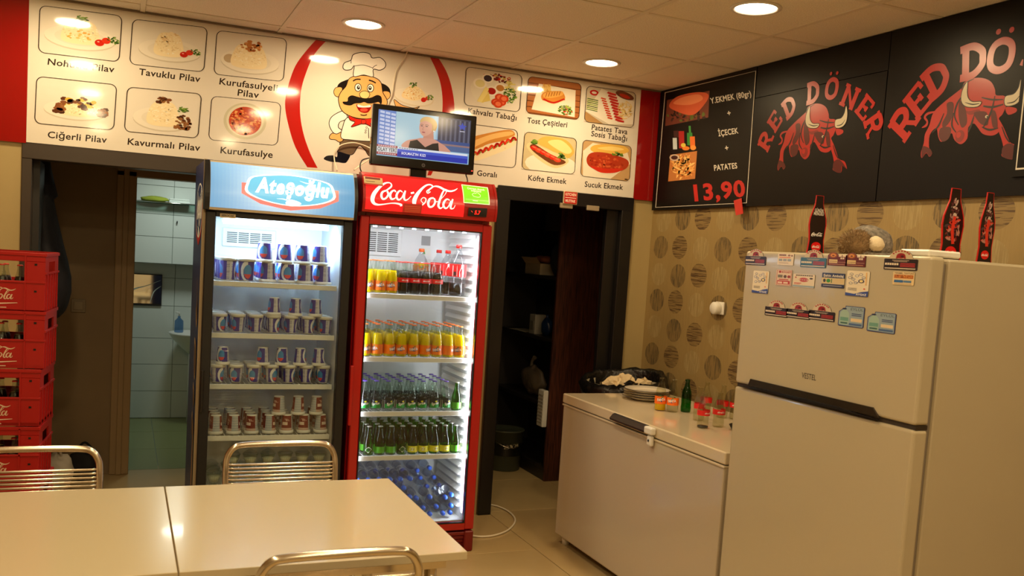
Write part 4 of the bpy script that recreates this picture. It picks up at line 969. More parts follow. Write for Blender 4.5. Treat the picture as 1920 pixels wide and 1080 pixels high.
A.poly([(1070,312),(1228,318),(1222,393),(1064,382)], (22,14,14)); A.build('display_frame', HF, MATTPRINT, t, world=False, sub=.012)
A = Art(.00008); A.L = 44; A.T = HP; A.upsign = -1
A.text('5.7', (1120,368), (1166,371), 32, (255,30,20), .02, .1); A.stroke([(1092,338),(1104,352)], (200,40,30), 3, smooth=False)
A.build('red_digits', HF, print_mat('led_digits', .3, 3), t, world=False, sub=.012)
# inside
grille(t, .105, .36, 1.60, 1.715, D2-.04, 4, 10, m_liner, BLACK)
m_led = mat('led_glow', (255,255,255), .4, emit=(225,220,255), es=18)
for i in range(8): MB().lathe([(0,0),(.011,0),(.011,.006),(0,.006)], 10, (.10+.07*i,.07,1.731)).build('led_lamp', m_led, t)
MB().box(W2-.060,W2-.055,.050,.062,.20,1.72).build('led_strip', mat('led_strip_glow', (255,255,255), .4, emit=(235,238,255), es=5), t)
r_ = MB()
for k in range(34):
    z = .22+.045*k; r_.add([(W2-.056,.10,z),(W2-.056,.50,z),(W2-.056,.50,z+.022),(W2-.056,.10,z+.022),(W2-.070,.12,z),(W2-.070,.50,z)], [(0,1,5,4),(3,4,5,2),(0,4,3),(1,2,5)])
o = r_.build('shelf_rack', m_shelf, t); o['kind'] = 'stuff'
SH2 = [1.385, 1.052, .762, .525]
for z in SH2: shelf(t, .062, W2-.073, .065, D2-.05, z, m_shelf)
A = Art(.0002); A.rect(.50,1.655,.555,1.71,(150,150,150)); A.rect(.50,1.60,.56,1.64,(225,225,215)); A.poly([(.512,1.605),(.52,1.635),(.528,1.605)],(80,150,60))
for z in (1.57,1.56,1.55,1.54): A.rect(.53,z,.60,z+.003,(190,190,190))
A.build('instruction_sticker', lambda u,v,dd: (u, D2-.0405-dd, v), MATTPRINT, t, world=False)
soda = t

# ------------------------------------------------------------------ stock of the red cooler
def row(mk, xs_, y, z, rowlab, group, dep=.068, nb=3, behind=None, used=None, skip=0, jit=.003, turn=.7):
    """front row with a label each, then nb rows behind it that nothing tells apart"""
    for r in range(nb+1):
        for i, x in enumerate(xs_):
            if r and i < skip: continue
            o = dup(mk, (x+rnd.uniform(-jit,jit)+(.0 if r == 0 else 0), y+dep*r+rnd.uniform(-jit,jit), z), rnd.uniform(-turn,turn), group=group)
            o['label'] = rowlab % ORD[i] if r == 0 else behind % (ORD[r-1], ORD[i])
FANTA, COLA_, SPR, MIN_, TRI = mk_fanta(), mk_cola(), mk_spr(), mk_min(), mk_tri()
GRN = mk_min((84,170,48), 'green_glass_bottle', lambda A, h: None)
def X(u, v, y): return min(max(at(u, v, y=y).x, X2+.0865), X2+W2-.104)
yf = FY+.10
zs1 = SH2[0]+.0055
fx = [X2+.0865+.0633*i for i in range(3)]
row(FANTA, fx, yf, zs1, 'orange soda bottle on the red cooler top shelf, %s counting from the handle side', 'orange sodas on the top shelf', nb=2, behind='orange soda on the top cooler shelf, %s row behind the front, %s from the handle', jit=.0002, turn=.4)
cxs = [fx[2]+.0635+.0625*i for i in range(4)]
row(COLA_, cxs, yf+.005, zs1, 'glass cola bottle on the red cooler top shelf, %s after the orange sodas', 'cola bottles on the top shelf', nb=3, dep=.063, behind='glass cola on the red cooler top shelf, %s row behind the front, %s in line', jit=.001, turn=.3)
zs2 = SH2[1]+.0055
f0, f1 = X(698,660,yf), X(868,660,yf)
row(FANTA, [X2+.0865+.0657*i for i in range(9)], yf, zs2, 'orange soda bottle in the front row of the second cooler shelf, %s from the handle', 'orange sodas on the second shelf', dep=.066, nb=4, behind='orange soda on the second cooler shelf, %s row behind the front, %s from the handle', jit=.0008, turn=1.2)
zs3 = SH2[2]+.0055
f0, f1 = X(681,760,yf), X(833,760,yf)
row(SPR, [f0+(f1-f0)*i/7+.002 for i in range(8)], yf, zs3, 'clear lemon soda bottle with violet cap, %s from the handle, third cooler shelf', 'lemon sodas on the third shelf', dep=.066, nb=4, behind='lemon soda on the third cooler shelf, %s row behind the front, %s from the handle', jit=.0012, turn=.5)
o = dup(GRN, (f1+.067, yf, zs3), 0, 'dark green glass bottle at the end of the lemon soda row', 'green bottles')
zs4 = SH2[3]+.0055
spots4 = [(686,TRI),(703,GRN),(722,GRN),(745,TRI),(770,MIN_),(791,MIN_),(813,MIN_),(835,MIN_),(857,GRN)]
f0, f1 = X(690,850,yf), X(857,850,yf)
for i, (u, mk) in enumerate(spots4):
    x = f0+(f1-f0)*i/8
    lab = {id(TRI):'green mineral water bottle with white pointed label', id(GRN):'green glass bottle with plain green label', id(MIN_):'green mineral water bottle with yellow label'}[id(mk)]
    dup(mk, (x, yf, zs4), rnd.uniform(-.3,.3), lab+', %s in the lowest bottle row' % ORD[i], 'green bottles on the fourth shelf')
    for r in range(1,5):
        dup(MIN_ if i > 3 else GRN, (x+rnd.uniform(-.001,.001), yf+.066*r, zs4), rnd.uniform(-1,1), 'green bottle on the fourth cooler shelf, %s row behind the front, %s from the handle' % (ORD[r-1], ORD[i]), 'green bottles on the fourth shelf')
# big PET bottles
P_PET = [(.042,0),(.047,.012),(.046,.09),(.047,.10),(.047,.19),(.046,.22),(.036,.262),(.018,.30),(.014,.312),(.014,.325),(.017,.327),(.014,.34)]
P_PETs = [(r*.95,z*.88) for r,z in P_PET]
petc = MB().lathe([(0,.022),(.0145,.022),(.0155,.018),(.0155,0),(0,0)],16)
def pet(name, lab, prof, liquid, lm, capm, labcol, deco, loc, h0, h1, grp=None, rz=0):
    z = prof[-1][1]
    cap = MB().lathe([(0,z+.006),(.0145,z+.006),(.0165,z+.002),(.0165,z-.016),(0,z-.016)],16)
    t = bottle(name, lab, 'bottle', prof, PETG, liquid, lm, cap, capm, lambda t: label('p', max(r for r,_ in prof)+.0005, h0, h1-h0, labcol, deco, parent=t), n=20)
    t.location = loc; t.rotation_euler.z = rz
    if grp: t['group'] = grp
    return t
def d_bigf(A, h): A.text('FANTA', (-.030,h*.35), (.030,h*.5), .022, (20,30,90), .06); A.text('FANTA', (-.029,h*.37), (.029,h*.52), .020, (250,250,250), .03); A.ell(-.01,h*.85,.012,.006,(60,150,50),.2,10)
def d_bigc(A, h): A.poly([(-.012,.004),(-.014,h*.4),(-.004,h*.75),(-.004,h*.96),(.006,h*.96),(.006,h*.75),(.012,h*.4),(.010,.004)], (250,248,244)); A.rect(-.052,.004,-.026,h*.9,(236,226,216)); A.rect(-.046,.008,-.032,h*.4,(60,50,50)); A.rect(.03,.006,.055,h*.5,(240,180,180))
pet('large_orange_soda_bottle', 'large orange soda bottle standing behind the glass cola bottles', P_PETs, .20, M_OR, mat('orange_pet_cap', (238,96,40), .35), (240,120,30), d_bigf, (X(787,545,yf+.27), yf+.275, zs1), .10, .19)
for i,(u,dy) in enumerate(((821,.25),(838,.14),(858,.03))):
    pet('large_cola_bottle', 'large half-empty cola bottle with red cap, %s of three at the shelf end' % ORD[i], P_PETs if i < 2 else P_PET, .085, M_COLA, M_RC, (212,30,34), d_bigc, (X(u,540,yf+dy)+.0, yf+dy+.015, zs1), .13, .215, 'large cola bottles', rz=(-.9,-.2,.15)[i])
for o in (FANTA, COLA_, SPR, MIN_, TRI, GRN):
    for c_ in list(o.children): bpy.data.objects.remove(c_)
    bpy.data.objects.remove(o)
# water bottles lying in the bottom, caps to the door
P_WAT = [(.028,0),(.031,.006),(.0305,.03),(.031,.05),(.029,.06),(.031,.07),(.031,.10),(.0295,.125),(.022,.150),(.0135,.172),(.0125,.19),(.0125,.198)]
wt = thing('water_bottle', 'x', 'bottle')
Rx = Matrix.Rotation(PI/2, 3, 'X')         # bottle axis along -y: the neck looks at the door
g = MB(); g.lathe([(0,0)]+P_WAT, 14, M=Rx); g.build('bottle_body', glass_mat('water_pet', (240,243,246)), wt)
MB().lathe([(0,.222),(.0135,.222),(.0150,.218),(.0150,.196),(0,.196)], 14, M=Rx).build('cap', M_BC, wt)
MB().lathe([(.0316,.055),(.0316,.095)], 14, M=Rx).build('label', glass_mat('blue_film', (205,216,230)), wt)
wt.children[2].data.polygons
for c_ in wt.children:
    for v in c_.data.vertices: v.co.x *= .82; v.co.z *= .82
caps = [(783,935),(808,933),(834,932),(856,928),(795,952),(821,951),(847,949),(808,970),(833,970),(857,966)]
wy = FY+.085
for i,(u,v) in enumerate(caps):
    p = at(u, v, y=wy)
    o = dup(wt, (min(p.x, X2+W2-.105), wy+.222, max(p.z, .190)), 0, 'small water bottle with blue cap lying on the cooler floor, %s of the front ones' % ORD[i], 'water bottles in the bottom of the cooler'); o.rotation_euler = (rnd.uniform(-.02,.02), 0, rnd.uniform(-.03,.03))
wl = 'small water bottle lying further back or lower on the cooler floor'
xr0 = at(783, 935, y=wy).x
for k in range(5):
    for j in range(7):
        x = X2+.085+.0575*j+(.028 if k%2 else 0)
        if x > xr0-.045+(.02*(4-k)): continue
        o = dup(wt, (x, wy+.222, .192+.050*k), 0, 'small water bottle low in the cooler pile, %s layer up, %s from the handle' % (ORD[k], ORD[j]), 'water bottles in the bottom of the cooler'); o.rotation_euler.z = rnd.uniform(-.02,.02)
caps2 = [(683,887),(706,884),(730,884),(756,882),(783,882),(806,878),(741,903),(765,899),(789,896),(814,896),(800,915),(826,912)]
for i,(u,v) in enumerate(caps2):
    y = FY+.316; p = at(u, v, y=y)
    o = dup(wt, (max(p.x,X2+.085), y+.222, p.z), 0, 'small water bottle, %s of those lying deepest in the cooler bottom' % ORD[i], 'water bottles in the bottom of the cooler'); o.rotation_euler = (rnd.uniform(-.04,.02), 0, rnd.uniform(-.03,.03))
for c_ in list(wt.children): bpy.data.objects.remove(c_)
bpy.data.objects.remove(wt)

# ------------------------------------------------------------------ yogurt tubs in the dairy cooler
def tub_print(kind):
    def f(u, v):       # u around 0..1, v 0..1 up: colour of the printed tub
        w = (u*2) % 1.0; x = (w-.5)*2.4; z = (v-.5)*1.15
        if kind == 'blue':
            base = (58,44,146)
            if .86 < w or w < .10: return (206,206,216) if (int(v*22) % 2 == 0 or w > .89 and w < .97) else (150,150,176)
            d0 = math.hypot(x, z); d1 = math.hypot(x+.16, z+.08) 
            if d0 < .60 and d1 > .47 and (x > -.15 or z < -.1): return (228,232,242)
            if math.hypot(x+.15, z+.03) < .42: return (60,140,210) if z > -.20 else (214,70,70)
            return base
        base = (122,38,32)
        if .72 < w or w < .10: return (196,200,206) if int(v*24) % 2 == 0 else (150,160,176)
        if abs(z+.05) < .12 and abs(x) < .34: return (226,206,196)
        if .14 < z < .36 and abs(x+.1+.3*math.sin(9*z)) < .25 and int(x*14) % 2 == 0: return (226,190,180)
        if z < -.38: return (200,170,160)
        return base
    return f
def make_tub(name, kind, r0, r1, h, inv=False):
    """r0 foot radius, r1 rim radius; inv: stands on its lid"""
    t = thing(name, 'x', 'tub'); Mx = Matrix.Rotation(PI,3,'X') if inv else Matrix.Identity(3); off = h+.006 if inv else 0
    MB().lathe([(0,.0),(r0*.92,0),(r0,.003),(r0+(r1-r0)*.04,.008)]+[(r1,h-.004),(r1*.98,h-.004),(0,h-.006)], 24, (0,0,off), M=Mx).build('tub_body', WHITE, t)
    MB().lathe([(0,h+.006),(r1*1.10,h+.006),(r1*1.13,h+.004),(r1*1.13,h-.008),(r1*1.02,h-.008)], 24, (0,0,off), M=Mx).build('lid', WHITE, t)
    A = Art(.0001); f = tub_print(kind); nu, nv = 80, 30
    for i in range(nu):
        for j in range(nv): A.rect(i/nu, j/nv, (i+1)/nu, (j+1)/nv, f((i+.5)/nu, (j+.5)/nv), up=False)
    def F(u, v, d):
        vv = 1-v if inv else v; zz = .004+vv*(h-.013); r = r0+(r1-r0)*zz/h+.0006; a = 2*PI*u+PI/2
        z = off-zz if inv else zz; return (r*math.cos(a), -r*math.sin(a), z)
    A.build('printed_wrap', F, LABEL, t, world=False); return t
TB = make_tub('yogurt_tub', 'blue', .032, .0385, .092); TI = make_tub('yogurt_tub', 'blue', .032, .0385, .092, True)
T2 = make_tub('yogurt_tub', 'blue', .034, .0388, .105); SB = make_tub('yogurt_cup', 'blue', .0245, .0315, .083); SI = make_tub('yogurt_cup', 'blue', .0245, .0315, .083, True)
AY = make_tub('ayran_cup', 'brown', .0255, .0315, .088, True)
XS7 = [.450+.0868*i for i in range(7)]
yt = FY+.125
dz = .0055
def put(mk, u, v, y, z, lab, grp, rz=None):
    x = at(u, v, y=y if y < FY+.13 else yt).x; x = XS7[int(u)] if u < 8 else min(max(x,.450),.972); return dup(mk, (x, y, z), rnd.uniform(-1.2,1.2) if rz is None else rz, lab, grp)
H_i = .098
zA = SH1[0][1]+dz
for i,u in enumerate((426,461)): put(T2, u, 520, yt, zA, 'blue yogurt tub standing upright on the top dairy shelf, %s from the wall end' % ORD[i], 'upright tubs, top dairy shelf', (0.1,1.5)[i])
for r in range(1,4):
    for i,u in enumerate((426,461)): put(T2, u, 520, yt+.0965*r, zA, 'upright yogurt tub on the top dairy shelf, %s row behind, %s stack' % (ORD[r-1], ORD[i]), 'upright tubs, top dairy shelf')
for i,u in enumerate((502,538,572,606)):
    put(TI, u, 520, yt, zA, 'upside-down yogurt tub, bottom layer of the top dairy shelf, %s of four' % ORD[i], 'upside-down tubs, top dairy shelf', (0.1,1.3,.2,.1)[i])
    for r in range(1,4): put(TI, u, 520, yt+.0895*r, zA, 'upside-down yogurt tub on the top dairy shelf, %s row behind tub number %s' % (ORD[r-1], ('one','two','three','four')[i]), 'upside-down tubs, top dairy shelf')
for i,u in enumerate((496,533,567,600)):
    put(TI, u, 475, yt, zA+H_i+.001, 'upside-down yogurt tub, upper layer of the top dairy shelf, %s of four' % ORD[i], 'stacked tubs, top dairy shelf', (1.1,1.2,.9,.15)[i])
zB = SH1[1][1]+dz
for i,u in enumerate(range(7)):
    put(SB, u, 610, yt, zB, 'upright blue yogurt cup in the second dairy shelf front row, %s of seven' % ORD[i], 'upright cups, second dairy shelf')
    for r in range(1,4): put(SB, u, 610, yt+.0735*r, zB, 'upright yogurt cup on the second dairy shelf, %s row behind the front, %s of seven' % (ORD[r-1], ORD[i]), 'upright cups, second dairy shelf')
for i,u in enumerate((514,554,592)): put(SI, u, 570, yt, zB+.0895, 'upside-down yogurt cup on the second dairy shelf stack, %s of three' % ORD[i], 'stacked cups, second dairy shelf', .1)
zC = SH1[2][1]+dz
for i,u in enumerate(range(7)):
    put(SB, u, 708, yt, zC, 'upright blue yogurt cup in the third dairy shelf front row, %s of seven' % ORD[i], 'upright cups, third dairy shelf')
    for r in range(1,3): put(SB, u, 708, yt+.0735*r, zC, 'upright yogurt cup on the third dairy shelf, %s row behind the front, %s of seven' % (ORD[r-1], ORD[i]), 'upright cups, third dairy shelf')
for i,u in enumerate((418,493,529,563,598)): put(SI, u, 665, yt, zC+.0895, 'upside-down yogurt cup on the third dairy shelf stack, %s of five' % ORD[i], 'stacked cups, third dairy shelf')
zD = SH1[3][1]+dz
for i,u in enumerate(range(7)):
    put(AY, u, 800, yt, zD, 'brown-red ayran cup standing on its lid, fourth dairy shelf, %s of seven' % ORD[i], 'ayran cups, fourth dairy shelf')
    for r in range(1,4): put(AY, u, 800, yt+.0735*r, zD, 'ayran cup on the fourth dairy shelf, %s row behind the front, %s of seven' % (ORD[r-1], ORD[i]), 'ayran cups, fourth dairy shelf')
for i,u in enumerate((523,559,593)): put(AY, u, 760, yt, zD+.0945, 'brown-red ayran cup stacked on the others, %s of three' % ORD[i], 'stacked ayran cups')
# clear dessert bowls on the lowest shelves
bw_ = thing('dessert_cup', 'x', 'cup')
MB().lathe([(.018,0),(.020,.002),(.026,.02),(.038,.05),(.040,.062),(.0385,.062),(.036,.05),(.024,.02),(0,.006)], 18).build('cup_body', GLASS, bw_)
MB().lathe([(0,.086),(.012,.084),(.030,.074),(.041,.063),(.043,.060),(.040,.060),(.036,.062)], 18).build('dome_lid', PETG, bw_)
MB().lathe([(.0,.008),(.021,.012),(.033,.042),(0,.044)], 16).build('pudding', mat('pale_pudding', (226,214,190), .5), bw_)
for c_ in bw_.children:
    for v in c_.data.vertices: v.co.x *= .94; v.co.y *= .94
for L_, z in enumerate((SH1[4][1]+dz,)):
    for i,u in enumerate(range(7)):
        for r in range(3): put(bw_, u, 870, yt+.09*r, z, ('clear domed dessert cup on the lowest dairy shelf, %s of seven' % ORD[i]) if r == 0 else 'clear dessert cup on the lowest dairy shelf, %s row behind the front, %s of seven' % (ORD[r-1], ORD[i]), 'dessert cups, lowest dairy shelf')
        if 1 <= i: put(bw_, u, 850, yt, z+.0885, 'clear domed dessert cup stacked above the lowest shelf row, %s of six' % ORD[i-1], 'stacked dessert cups')
for o in (TB, TI, T2, SB, SI, AY, bw_):
    for c_ in list(o.children): bpy.data.objects.remove(c_)
    bpy.data.objects.remove(o)
# ================================================================== television on the red cooler
ZT = 2.002
tv = thing('television', 'black flat television showing a news studio, standing on the red cooler', 'television', (1.455, 4.80, ZT))
TY = 4.765
def TP(u, v): p = at(u, v, y=TY); return (p.x, p.z)
cs = [TP(*q) for q in ((694,313),(888,328),(892,222),(703,197))]
m_tv = mat('glossy_black_plastic', (10,10,12), .12, coat=.3)
x0, x1 = cs[0][0], cs[1][0]; zt0, zt1 = cs[0][1], cs[3][1]
zt0, zt1 = 2.056, 2.374
MB().box(x0,x1,TY,TY+.035,zt0,zt1,r=.006,seg=2).box(x0+.06,x1-.06,TY+.03,TY+.07,zt0+.05,zt1-.06,r=.01).build('casing', m_tv, tv, world=True)
sx0, sx1, sz0, sz1 = x0+.030, x1-.034, zt0+.052, zt1-.028
MB().lathe([(0,0),(.10,0),(.105,.003),(.10,.009),(.03,.014),(0,.014)],28,(1.455,4.80,ZT+.001)).build('foot', m_tv, tv, world=True)
MB().box(1.41,1.50,4.79,4.825,ZT+.012,zt0+.06,r=.006).build('neck', m_tv, tv, world=True)
A = Art(.00004)
A.T = lambda x, y: (sx0+(sx1-sx0)*x/1000, sz0+(sz1-sz0)*(1-y/560)); A.upsign = -1
# picture: 1000 x 560
A.rect(0,0,1000,560,(150,190,215))
A.rect(0,0,185,430,(110,140,205))
for i in range(9):
    for j in range(3): A.poly([(18+58*j,10+46*i+8*j),(66+58*j,16+46*i+8*j),(64+58*j,44+46*i+8*j),(16+58*j,38+46*i+8*j)],(206,214,240))
A.rect(185,0,620,440,(176,208,220)); A.rect(640,0,1000,330,(70,72,92))
for i in range(14): A.rect(650+25*i,20,664+25*i,300,(104,106,126) if i%2 else (52,52,72))
A.rect(600,290,1000,330,(60,84,140)); A.rect(600,330,1000,352,(150,120,120)); A.rect(600,352,1000,420,(80,104,150))
HAIR = (206,160,96); SK = (222,160,136)
A.curve([(455,120),(440,80),(470,35),(530,20),(590,40),(625,90),(625,150),(600,200),(560,215),(500,200)],HAIR)
A.poly([(500,190),(590,190),(600,300),(480,300)],(206,142,118))
A.curve([(440,115),(436,170),(448,225),(478,262),(515,258),(560,220),(575,160),(560,95),(500,70),(455,85)],SK)
A.curve([(455,95),(440,80),(470,35),(530,20),(595,45),(625,95),(610,150),(590,170),(580,120),(540,85),(490,75)],(220,176,110))
A.ell(462,140,13,5,(60,50,60)); A.ell(515,140,15,5,(60,50,60)); A.stroke([(447,126),(465,120),(478,126)],(120,84,60),5); A.stroke([(498,125),(518,119),(538,128)],(120,84,60),5); A.ell(484,217,19,7,(170,70,80)); A.stroke([(482,150),(472,185),(486,192)],(190,124,104),5); A.ell(596,190,7,10,(240,240,240))
A.curve([(290,440),(300,350),(420,305),(470,290),(600,290),(680,330),(740,370),(760,440)],(214,152,130))
A.poly([(330,440),(345,345),(420,318),(510,400),(590,345),(650,330),(665,440)],(30,28,30))
A.poly([(0,430),(215,430),(215,540),(0,540)],(226,226,226)); A.poly([(0,424),(215,424),(215,450),(0,450)],(160,30,40)); A.poly([(0,515),(215,515),(215,545),(0,545)],(160,30,40))
A.text('OLAY YER\u0130',(8,503),(208,503),46,(40,40,50),.02); [A.rect(12+24*i,430,30+24*i,443,(230,200,200),up=False) for i in range(8)]; [A.rect(14+24*i,524,32+24*i,536,(230,200,200),up=False) for i in range(8)]; A.up()
A.poly([(220,430),(980,430),(980,456),(220,456)],(230,234,240)); [A.rect(232+26*i,437,252+26*i,449,(60,60,70),up=False) for i in range(8)]; A.up()
A.poly([(215,456),(985,456),(985,552),(215,552)],(36,56,176)); A.poly([(215,456),(985,456),(985,490),(215,490)],(66,92,206)); A.text("SOLMAZ'IN KIZI",(260,518),(520,518),30,(240,240,250),.03)
A.poly([(905,40),(920,75),(955,78),(928,100),(938,135),(905,115),(875,135),(884,100),(858,78),(892,75)],(60,80,190)); A.rect(880,148,935,156,(220,220,240))
A.build('screen', plane_y(TY), print_mat('tv_picture', .12, .85, base=0), tv, 'lit screen with a newsreader')
A = Art(); cxm = (x0+x1)/2; A.ell(cxm, zt0+.024, .010, .010, (90,90,96)); A.ell(cxm, zt0+.024, .006,.006,(20,20,22)); A.build('round_button', plane_y(TY), SATIN, tv)
MB().lathe([(0,0),(.003,0),(.003,.003),(0,.003)],8,(x1-.012,TY-.002,zt0+.02),M=Matrix.Rotation(PI/2,3,'X')).build('standby_lamp', mat('red_standby', (255,60,40), .4, emit=(255,40,30), es=6), tv, world=True)
# cables
def cable(name, lab, cat, pts, r, m, k=8, plug=None):
    o = MB().tube(spline([tuple(p) for p in pts], k), r, 6).build(name, m); tag(o, lab, cat); return o
m_wcab = mat('white_cable', (222,212,190), .45); m_bcab = mat('black_cable', (14,14,14), .4)
yc = YS-.020
def SC(u, v, y=None): return at(u, v, y=y or yc)
cable('antenna_cable', 'white aerial cable running from the ceiling down behind the television', 'cable', [SC(766,92)]+[SC(*q) for q in ((757,110),(744,130),(739,150),(735,175),(728,195))]+[SC(724,215,5.1),SC(724,250,5.0),SC(726,290,4.95)], .0036, m_wcab)
cable('white_power_cable', 'white cable looping over the chef picture behind the coolers', 'cable', [SC(632,320,5.12),SC(627,300,5.18),SC(628,285),SC(640,272),SC(665,268),SC(690,276),SC(700,285,5.15),SC(690,300,5.10),SC(678,308,5.0),SC(664,319,4.9)], .0036, m_wcab)
cable('television_power_cable', 'thin black cable hanging beside the television foot', 'cable', [Vector((x1-.03,TY+.05,zt0+.03)),Vector((x1-.028,TY+.045,zt0+.0)),Vector((x1-.03,4.78,2.03)),Vector((x1-.06,4.72,ZT+.006)),Vector((x1-.16,4.73,ZT+.006)),Vector((1.55,4.93,ZT+.006)),Vector((1.35,4.96,ZT+.006)),Vector((x0+.02,4.90,ZT+.006)),Vector((x0-.03,4.85,ZT+.03)),Vector((x0-.02,4.87,ZT+.08)),Vector((x0+.03,4.86,ZT+.10))], .0035, m_bcab)
cable('floor_cable', 'beige power cable curling on the floor beside the red cooler', 'cable', [Vector((1.80,4.80,.04)),Vector((1.83,4.86,.012))]+[at(*q, z=.007) for q in ((897,1006),(930,1003),(955,992),(966,975),(955,960),(935,950),(918,946))]+[at(905,944,z=.007)], .006, m_wcab)
# kitchen plaque
kp = thing('kitchen_sign', 'small red door plaque lettered in two languages, over the kitchen doorway', 'sign', (at(1069,371,y=YS).x, YS-.03, 2.0))
pc = at(1069.5,371,y=YS-.03); hw, hh_ = .050, .042
MB().box(pc.x-hw,pc.x+hw,YS-.034,YS-.016,pc.z-hh_,pc.z+hh_,r=.007,seg=2).build('plaque_board', mat('plaque_rim', (205,180,150), .3, .4), kp, world=True)
A = Art(); A.rrect(pc.x-hw+.006,pc.z-hh_+.006,pc.x+hw-.006,pc.z+hh_-.006,.006,(186,26,22)); A.rect(pc.x-.038,pc.z-.002,pc.x+.038,pc.z+.002,(240,220,200))
A.text('KITCHEN',(pc.x-.037,pc.z+.012),(pc.x+.037,pc.z+.012),.017,(244,226,206),.03); A.text('MUTFAK',(pc.x-.035,pc.z-.028),(pc.x+.035,pc.z-.028),.017,(244,226,206),.03)
A.build('plaque_print', plane_y(YS-.034), SATIN, kp)

# ================================================================== chest freezer
XF = 2.337; FYa, FYb = 3.10, 4.63
m_enam = mat('white_enamel', (188,176,156), .18, coat=.3); m_enam2 = mat('white_lid_enamel', (206,192,166), .16, coat=.4)
fz = thing('chest_freezer', 'wide white chest freezer with grey lid handle, bottles and plates on top', 'freezer', (XF, FYa, 0))
MB().box(XF+.004, 3.02, FYa, FYb, .05, .805, r=.008, seg=2).build('cabinet', m_enam, fz, world=True)
MB().box(XF, 3.03, FYa-.006, FYb+.006, .812, .866, r=.007, seg=3).build('lid', m_enam2, fz, world=True)
MB().box(XF+.012, 3.01, FYa+.005, FYb-.005, .8065, .812).build('lid_gasket', DARKGREY, fz, world=True)
MB().box(XF-.002, 3.025, FYa-.003, FYb+.003, .797, .808, r=.003).build('rim', m_enam2, fz, world=True)
for y in (FYa+.06, FYb-.06): MB().lathe([(0,0),(.022,0),(.022,.05),(0,.05)],14,(XF+.05,y,0)).build('foot', WHITE, fz, world=True)
ha, hb = at(1146,782,x=XF-.02).y, at(1222,812,x=XF-.02).y
h_ = MB(); 
h_.prism([(XF+.002,.862),(XF-.012,.858),(XF-.030,.838),(XF-.028,.828),(XF-.008,.834),(XF+.002,.840)], hb+.06, ha, axis='y')
h_.build('handle', mat('steel_grey_handle', (90,86,86), .25, .7), fz, 'dark metallic lid handle', world=True)
MB().box(XF-.031,XF-.002,hb-.012,hb+.058,.826,.862,r=.008,seg=2).build('lock_housing', WHITE, fz, world=True)
MB().box(XF-.022,XF-.001,hb+.0,hb+.042,.770,.822,r=.009,seg=2).build('lock_tab', WHITE, fz, world=True)
MB().lathe([(0,0),(.006,0),(.006,.003),(0,.003)],12,(XF-.0215,hb+.021,.797),M=Matrix.Rotation(-PI/2,3,'Y')).build('keyhole', DARKGREY, fz, world=True)
ZL = .8665
# plates
m_plate = mat('white_porcelain', (236,228,212), .15, coat=.4)
pp_ = [(0,.004),(.065,.004),(.07,.002),(.075,.002),(.078,.006),(.128,.019),(.131,.021),(.128,.0225),(.085,.011),(.07,.0085),(0,.0085)]
pl = thing('dinner_plate', 'white dinner plate on the freezer, lowest of the stack', 'plate', (2.745,4.41,ZL), group='stacked dinner plates')
MB().lathe(pp_,40).build('dish', m_plate, pl); MB().lathe([(.1295,.0195),(.132,.021),(.1305,.0235),(.1285,.0228),(.1295,.0195)],40).build('dark_rim', mat('dark_glaze_rim', (52,44,40), .3), pl)
for i in range(1,4): dup(pl, (2.745+.004*(i%2),4.41-.003*i,ZL+.0135*i), 0, 'white dinner plate with dark rim, %s in the stack on the freezer' % ('second from below','third from below','topmost')[i-1])
# empties
def stand(mk, u, v, lab, grp=None, rz=0):
    p = at(u, v, z=ZL); mk.location = (p.x, p.y, ZL+.001); mk.rotation_euler.z = rz; mk['label'] = lab
    if grp: mk['group'] = grp
    return mk
EMPTY = glass_mat('empty_glass', (240,240,226))
def open_bottle(name, prof, gm, liquid=None, lm=None, lab=None): 
    return bottle(name,'x','bottle',prof+[(prof[-1][0]-.002,prof[-1][1]-.002)],gm,liquid,lm,None,None,lab)
stand(open_bottle('orange_soda_bottle',P_FAN,EMPTY,.062,M_OR,lambda t: label('f',.031,.045,.05,(240,110,24),d_fanta,parent=t,span=.75)),1237,769,'open orange soda bottle with a little drink left, on the freezer',rz=-.35)
stand(open_bottle('orange_soda_bottle',P_FAN,EMPTY,None,None,lambda t: label('f',.031,.045,.05,(240,110,24),d_fanta,parent=t,span=.6)),1260,772,'empty orange soda bottle between the half-drunk one and the green bottle',rz=-.7)
P_GRN = [(.027,0),(.0275,.006),(.0285,.03),(.0265,.045),(.027,.075),(.028,.11),(.025,.135),(.016,.165),(.0125,.185),(.0125,.2),(.014,.203),(.014,.212),(.012,.214)]
stand(open_bottle('green_soda_bottle',P_GRN,glass_mat('bright_green_glass',(52,170,70))),1285,772,'empty green glass bottle standing on the freezer')
cl_ = lambda t: label('c',.0304,.076,.032,(212,36,36),d_cola,parent=t,span=.8)
for u,v,lab,rz,lq in ((1317,802,'empty cola bottle with red label at the near edge of the freezer group',.2,.012),(1346,800,'empty cola bottle with script label, beside the nearest one',-.25,None),(1309,788,'empty cola bottle half hidden behind the nearest one',.9,None),(1322,776,'empty cola bottle at the back of the freezer group',1.5,None),(1353,783,'empty cola bottle behind the script-label bottle',2.0,None),(1377,786,'empty cola bottle touching the refrigerator edge',-.6,None)):
    stand(open_bottle('empty_cola_bottle',P_COLA,EMPTY,lq,M_COLA,cl_),u,v,lab,'empty cola bottles on the freezer',rz)
bo = thing('black_dish', 'small black dish on the freezer beside the refrigerator', 'dish', (at(1378,808,z=ZL).x+.04, at(1378,808,z=ZL).y, ZL))
MB().lathe([(.03,0),(.05,.004),(.062,.026),(.060,.027),(.048,.007),(0,.005)],24).build('bowl', BLACK, bo)

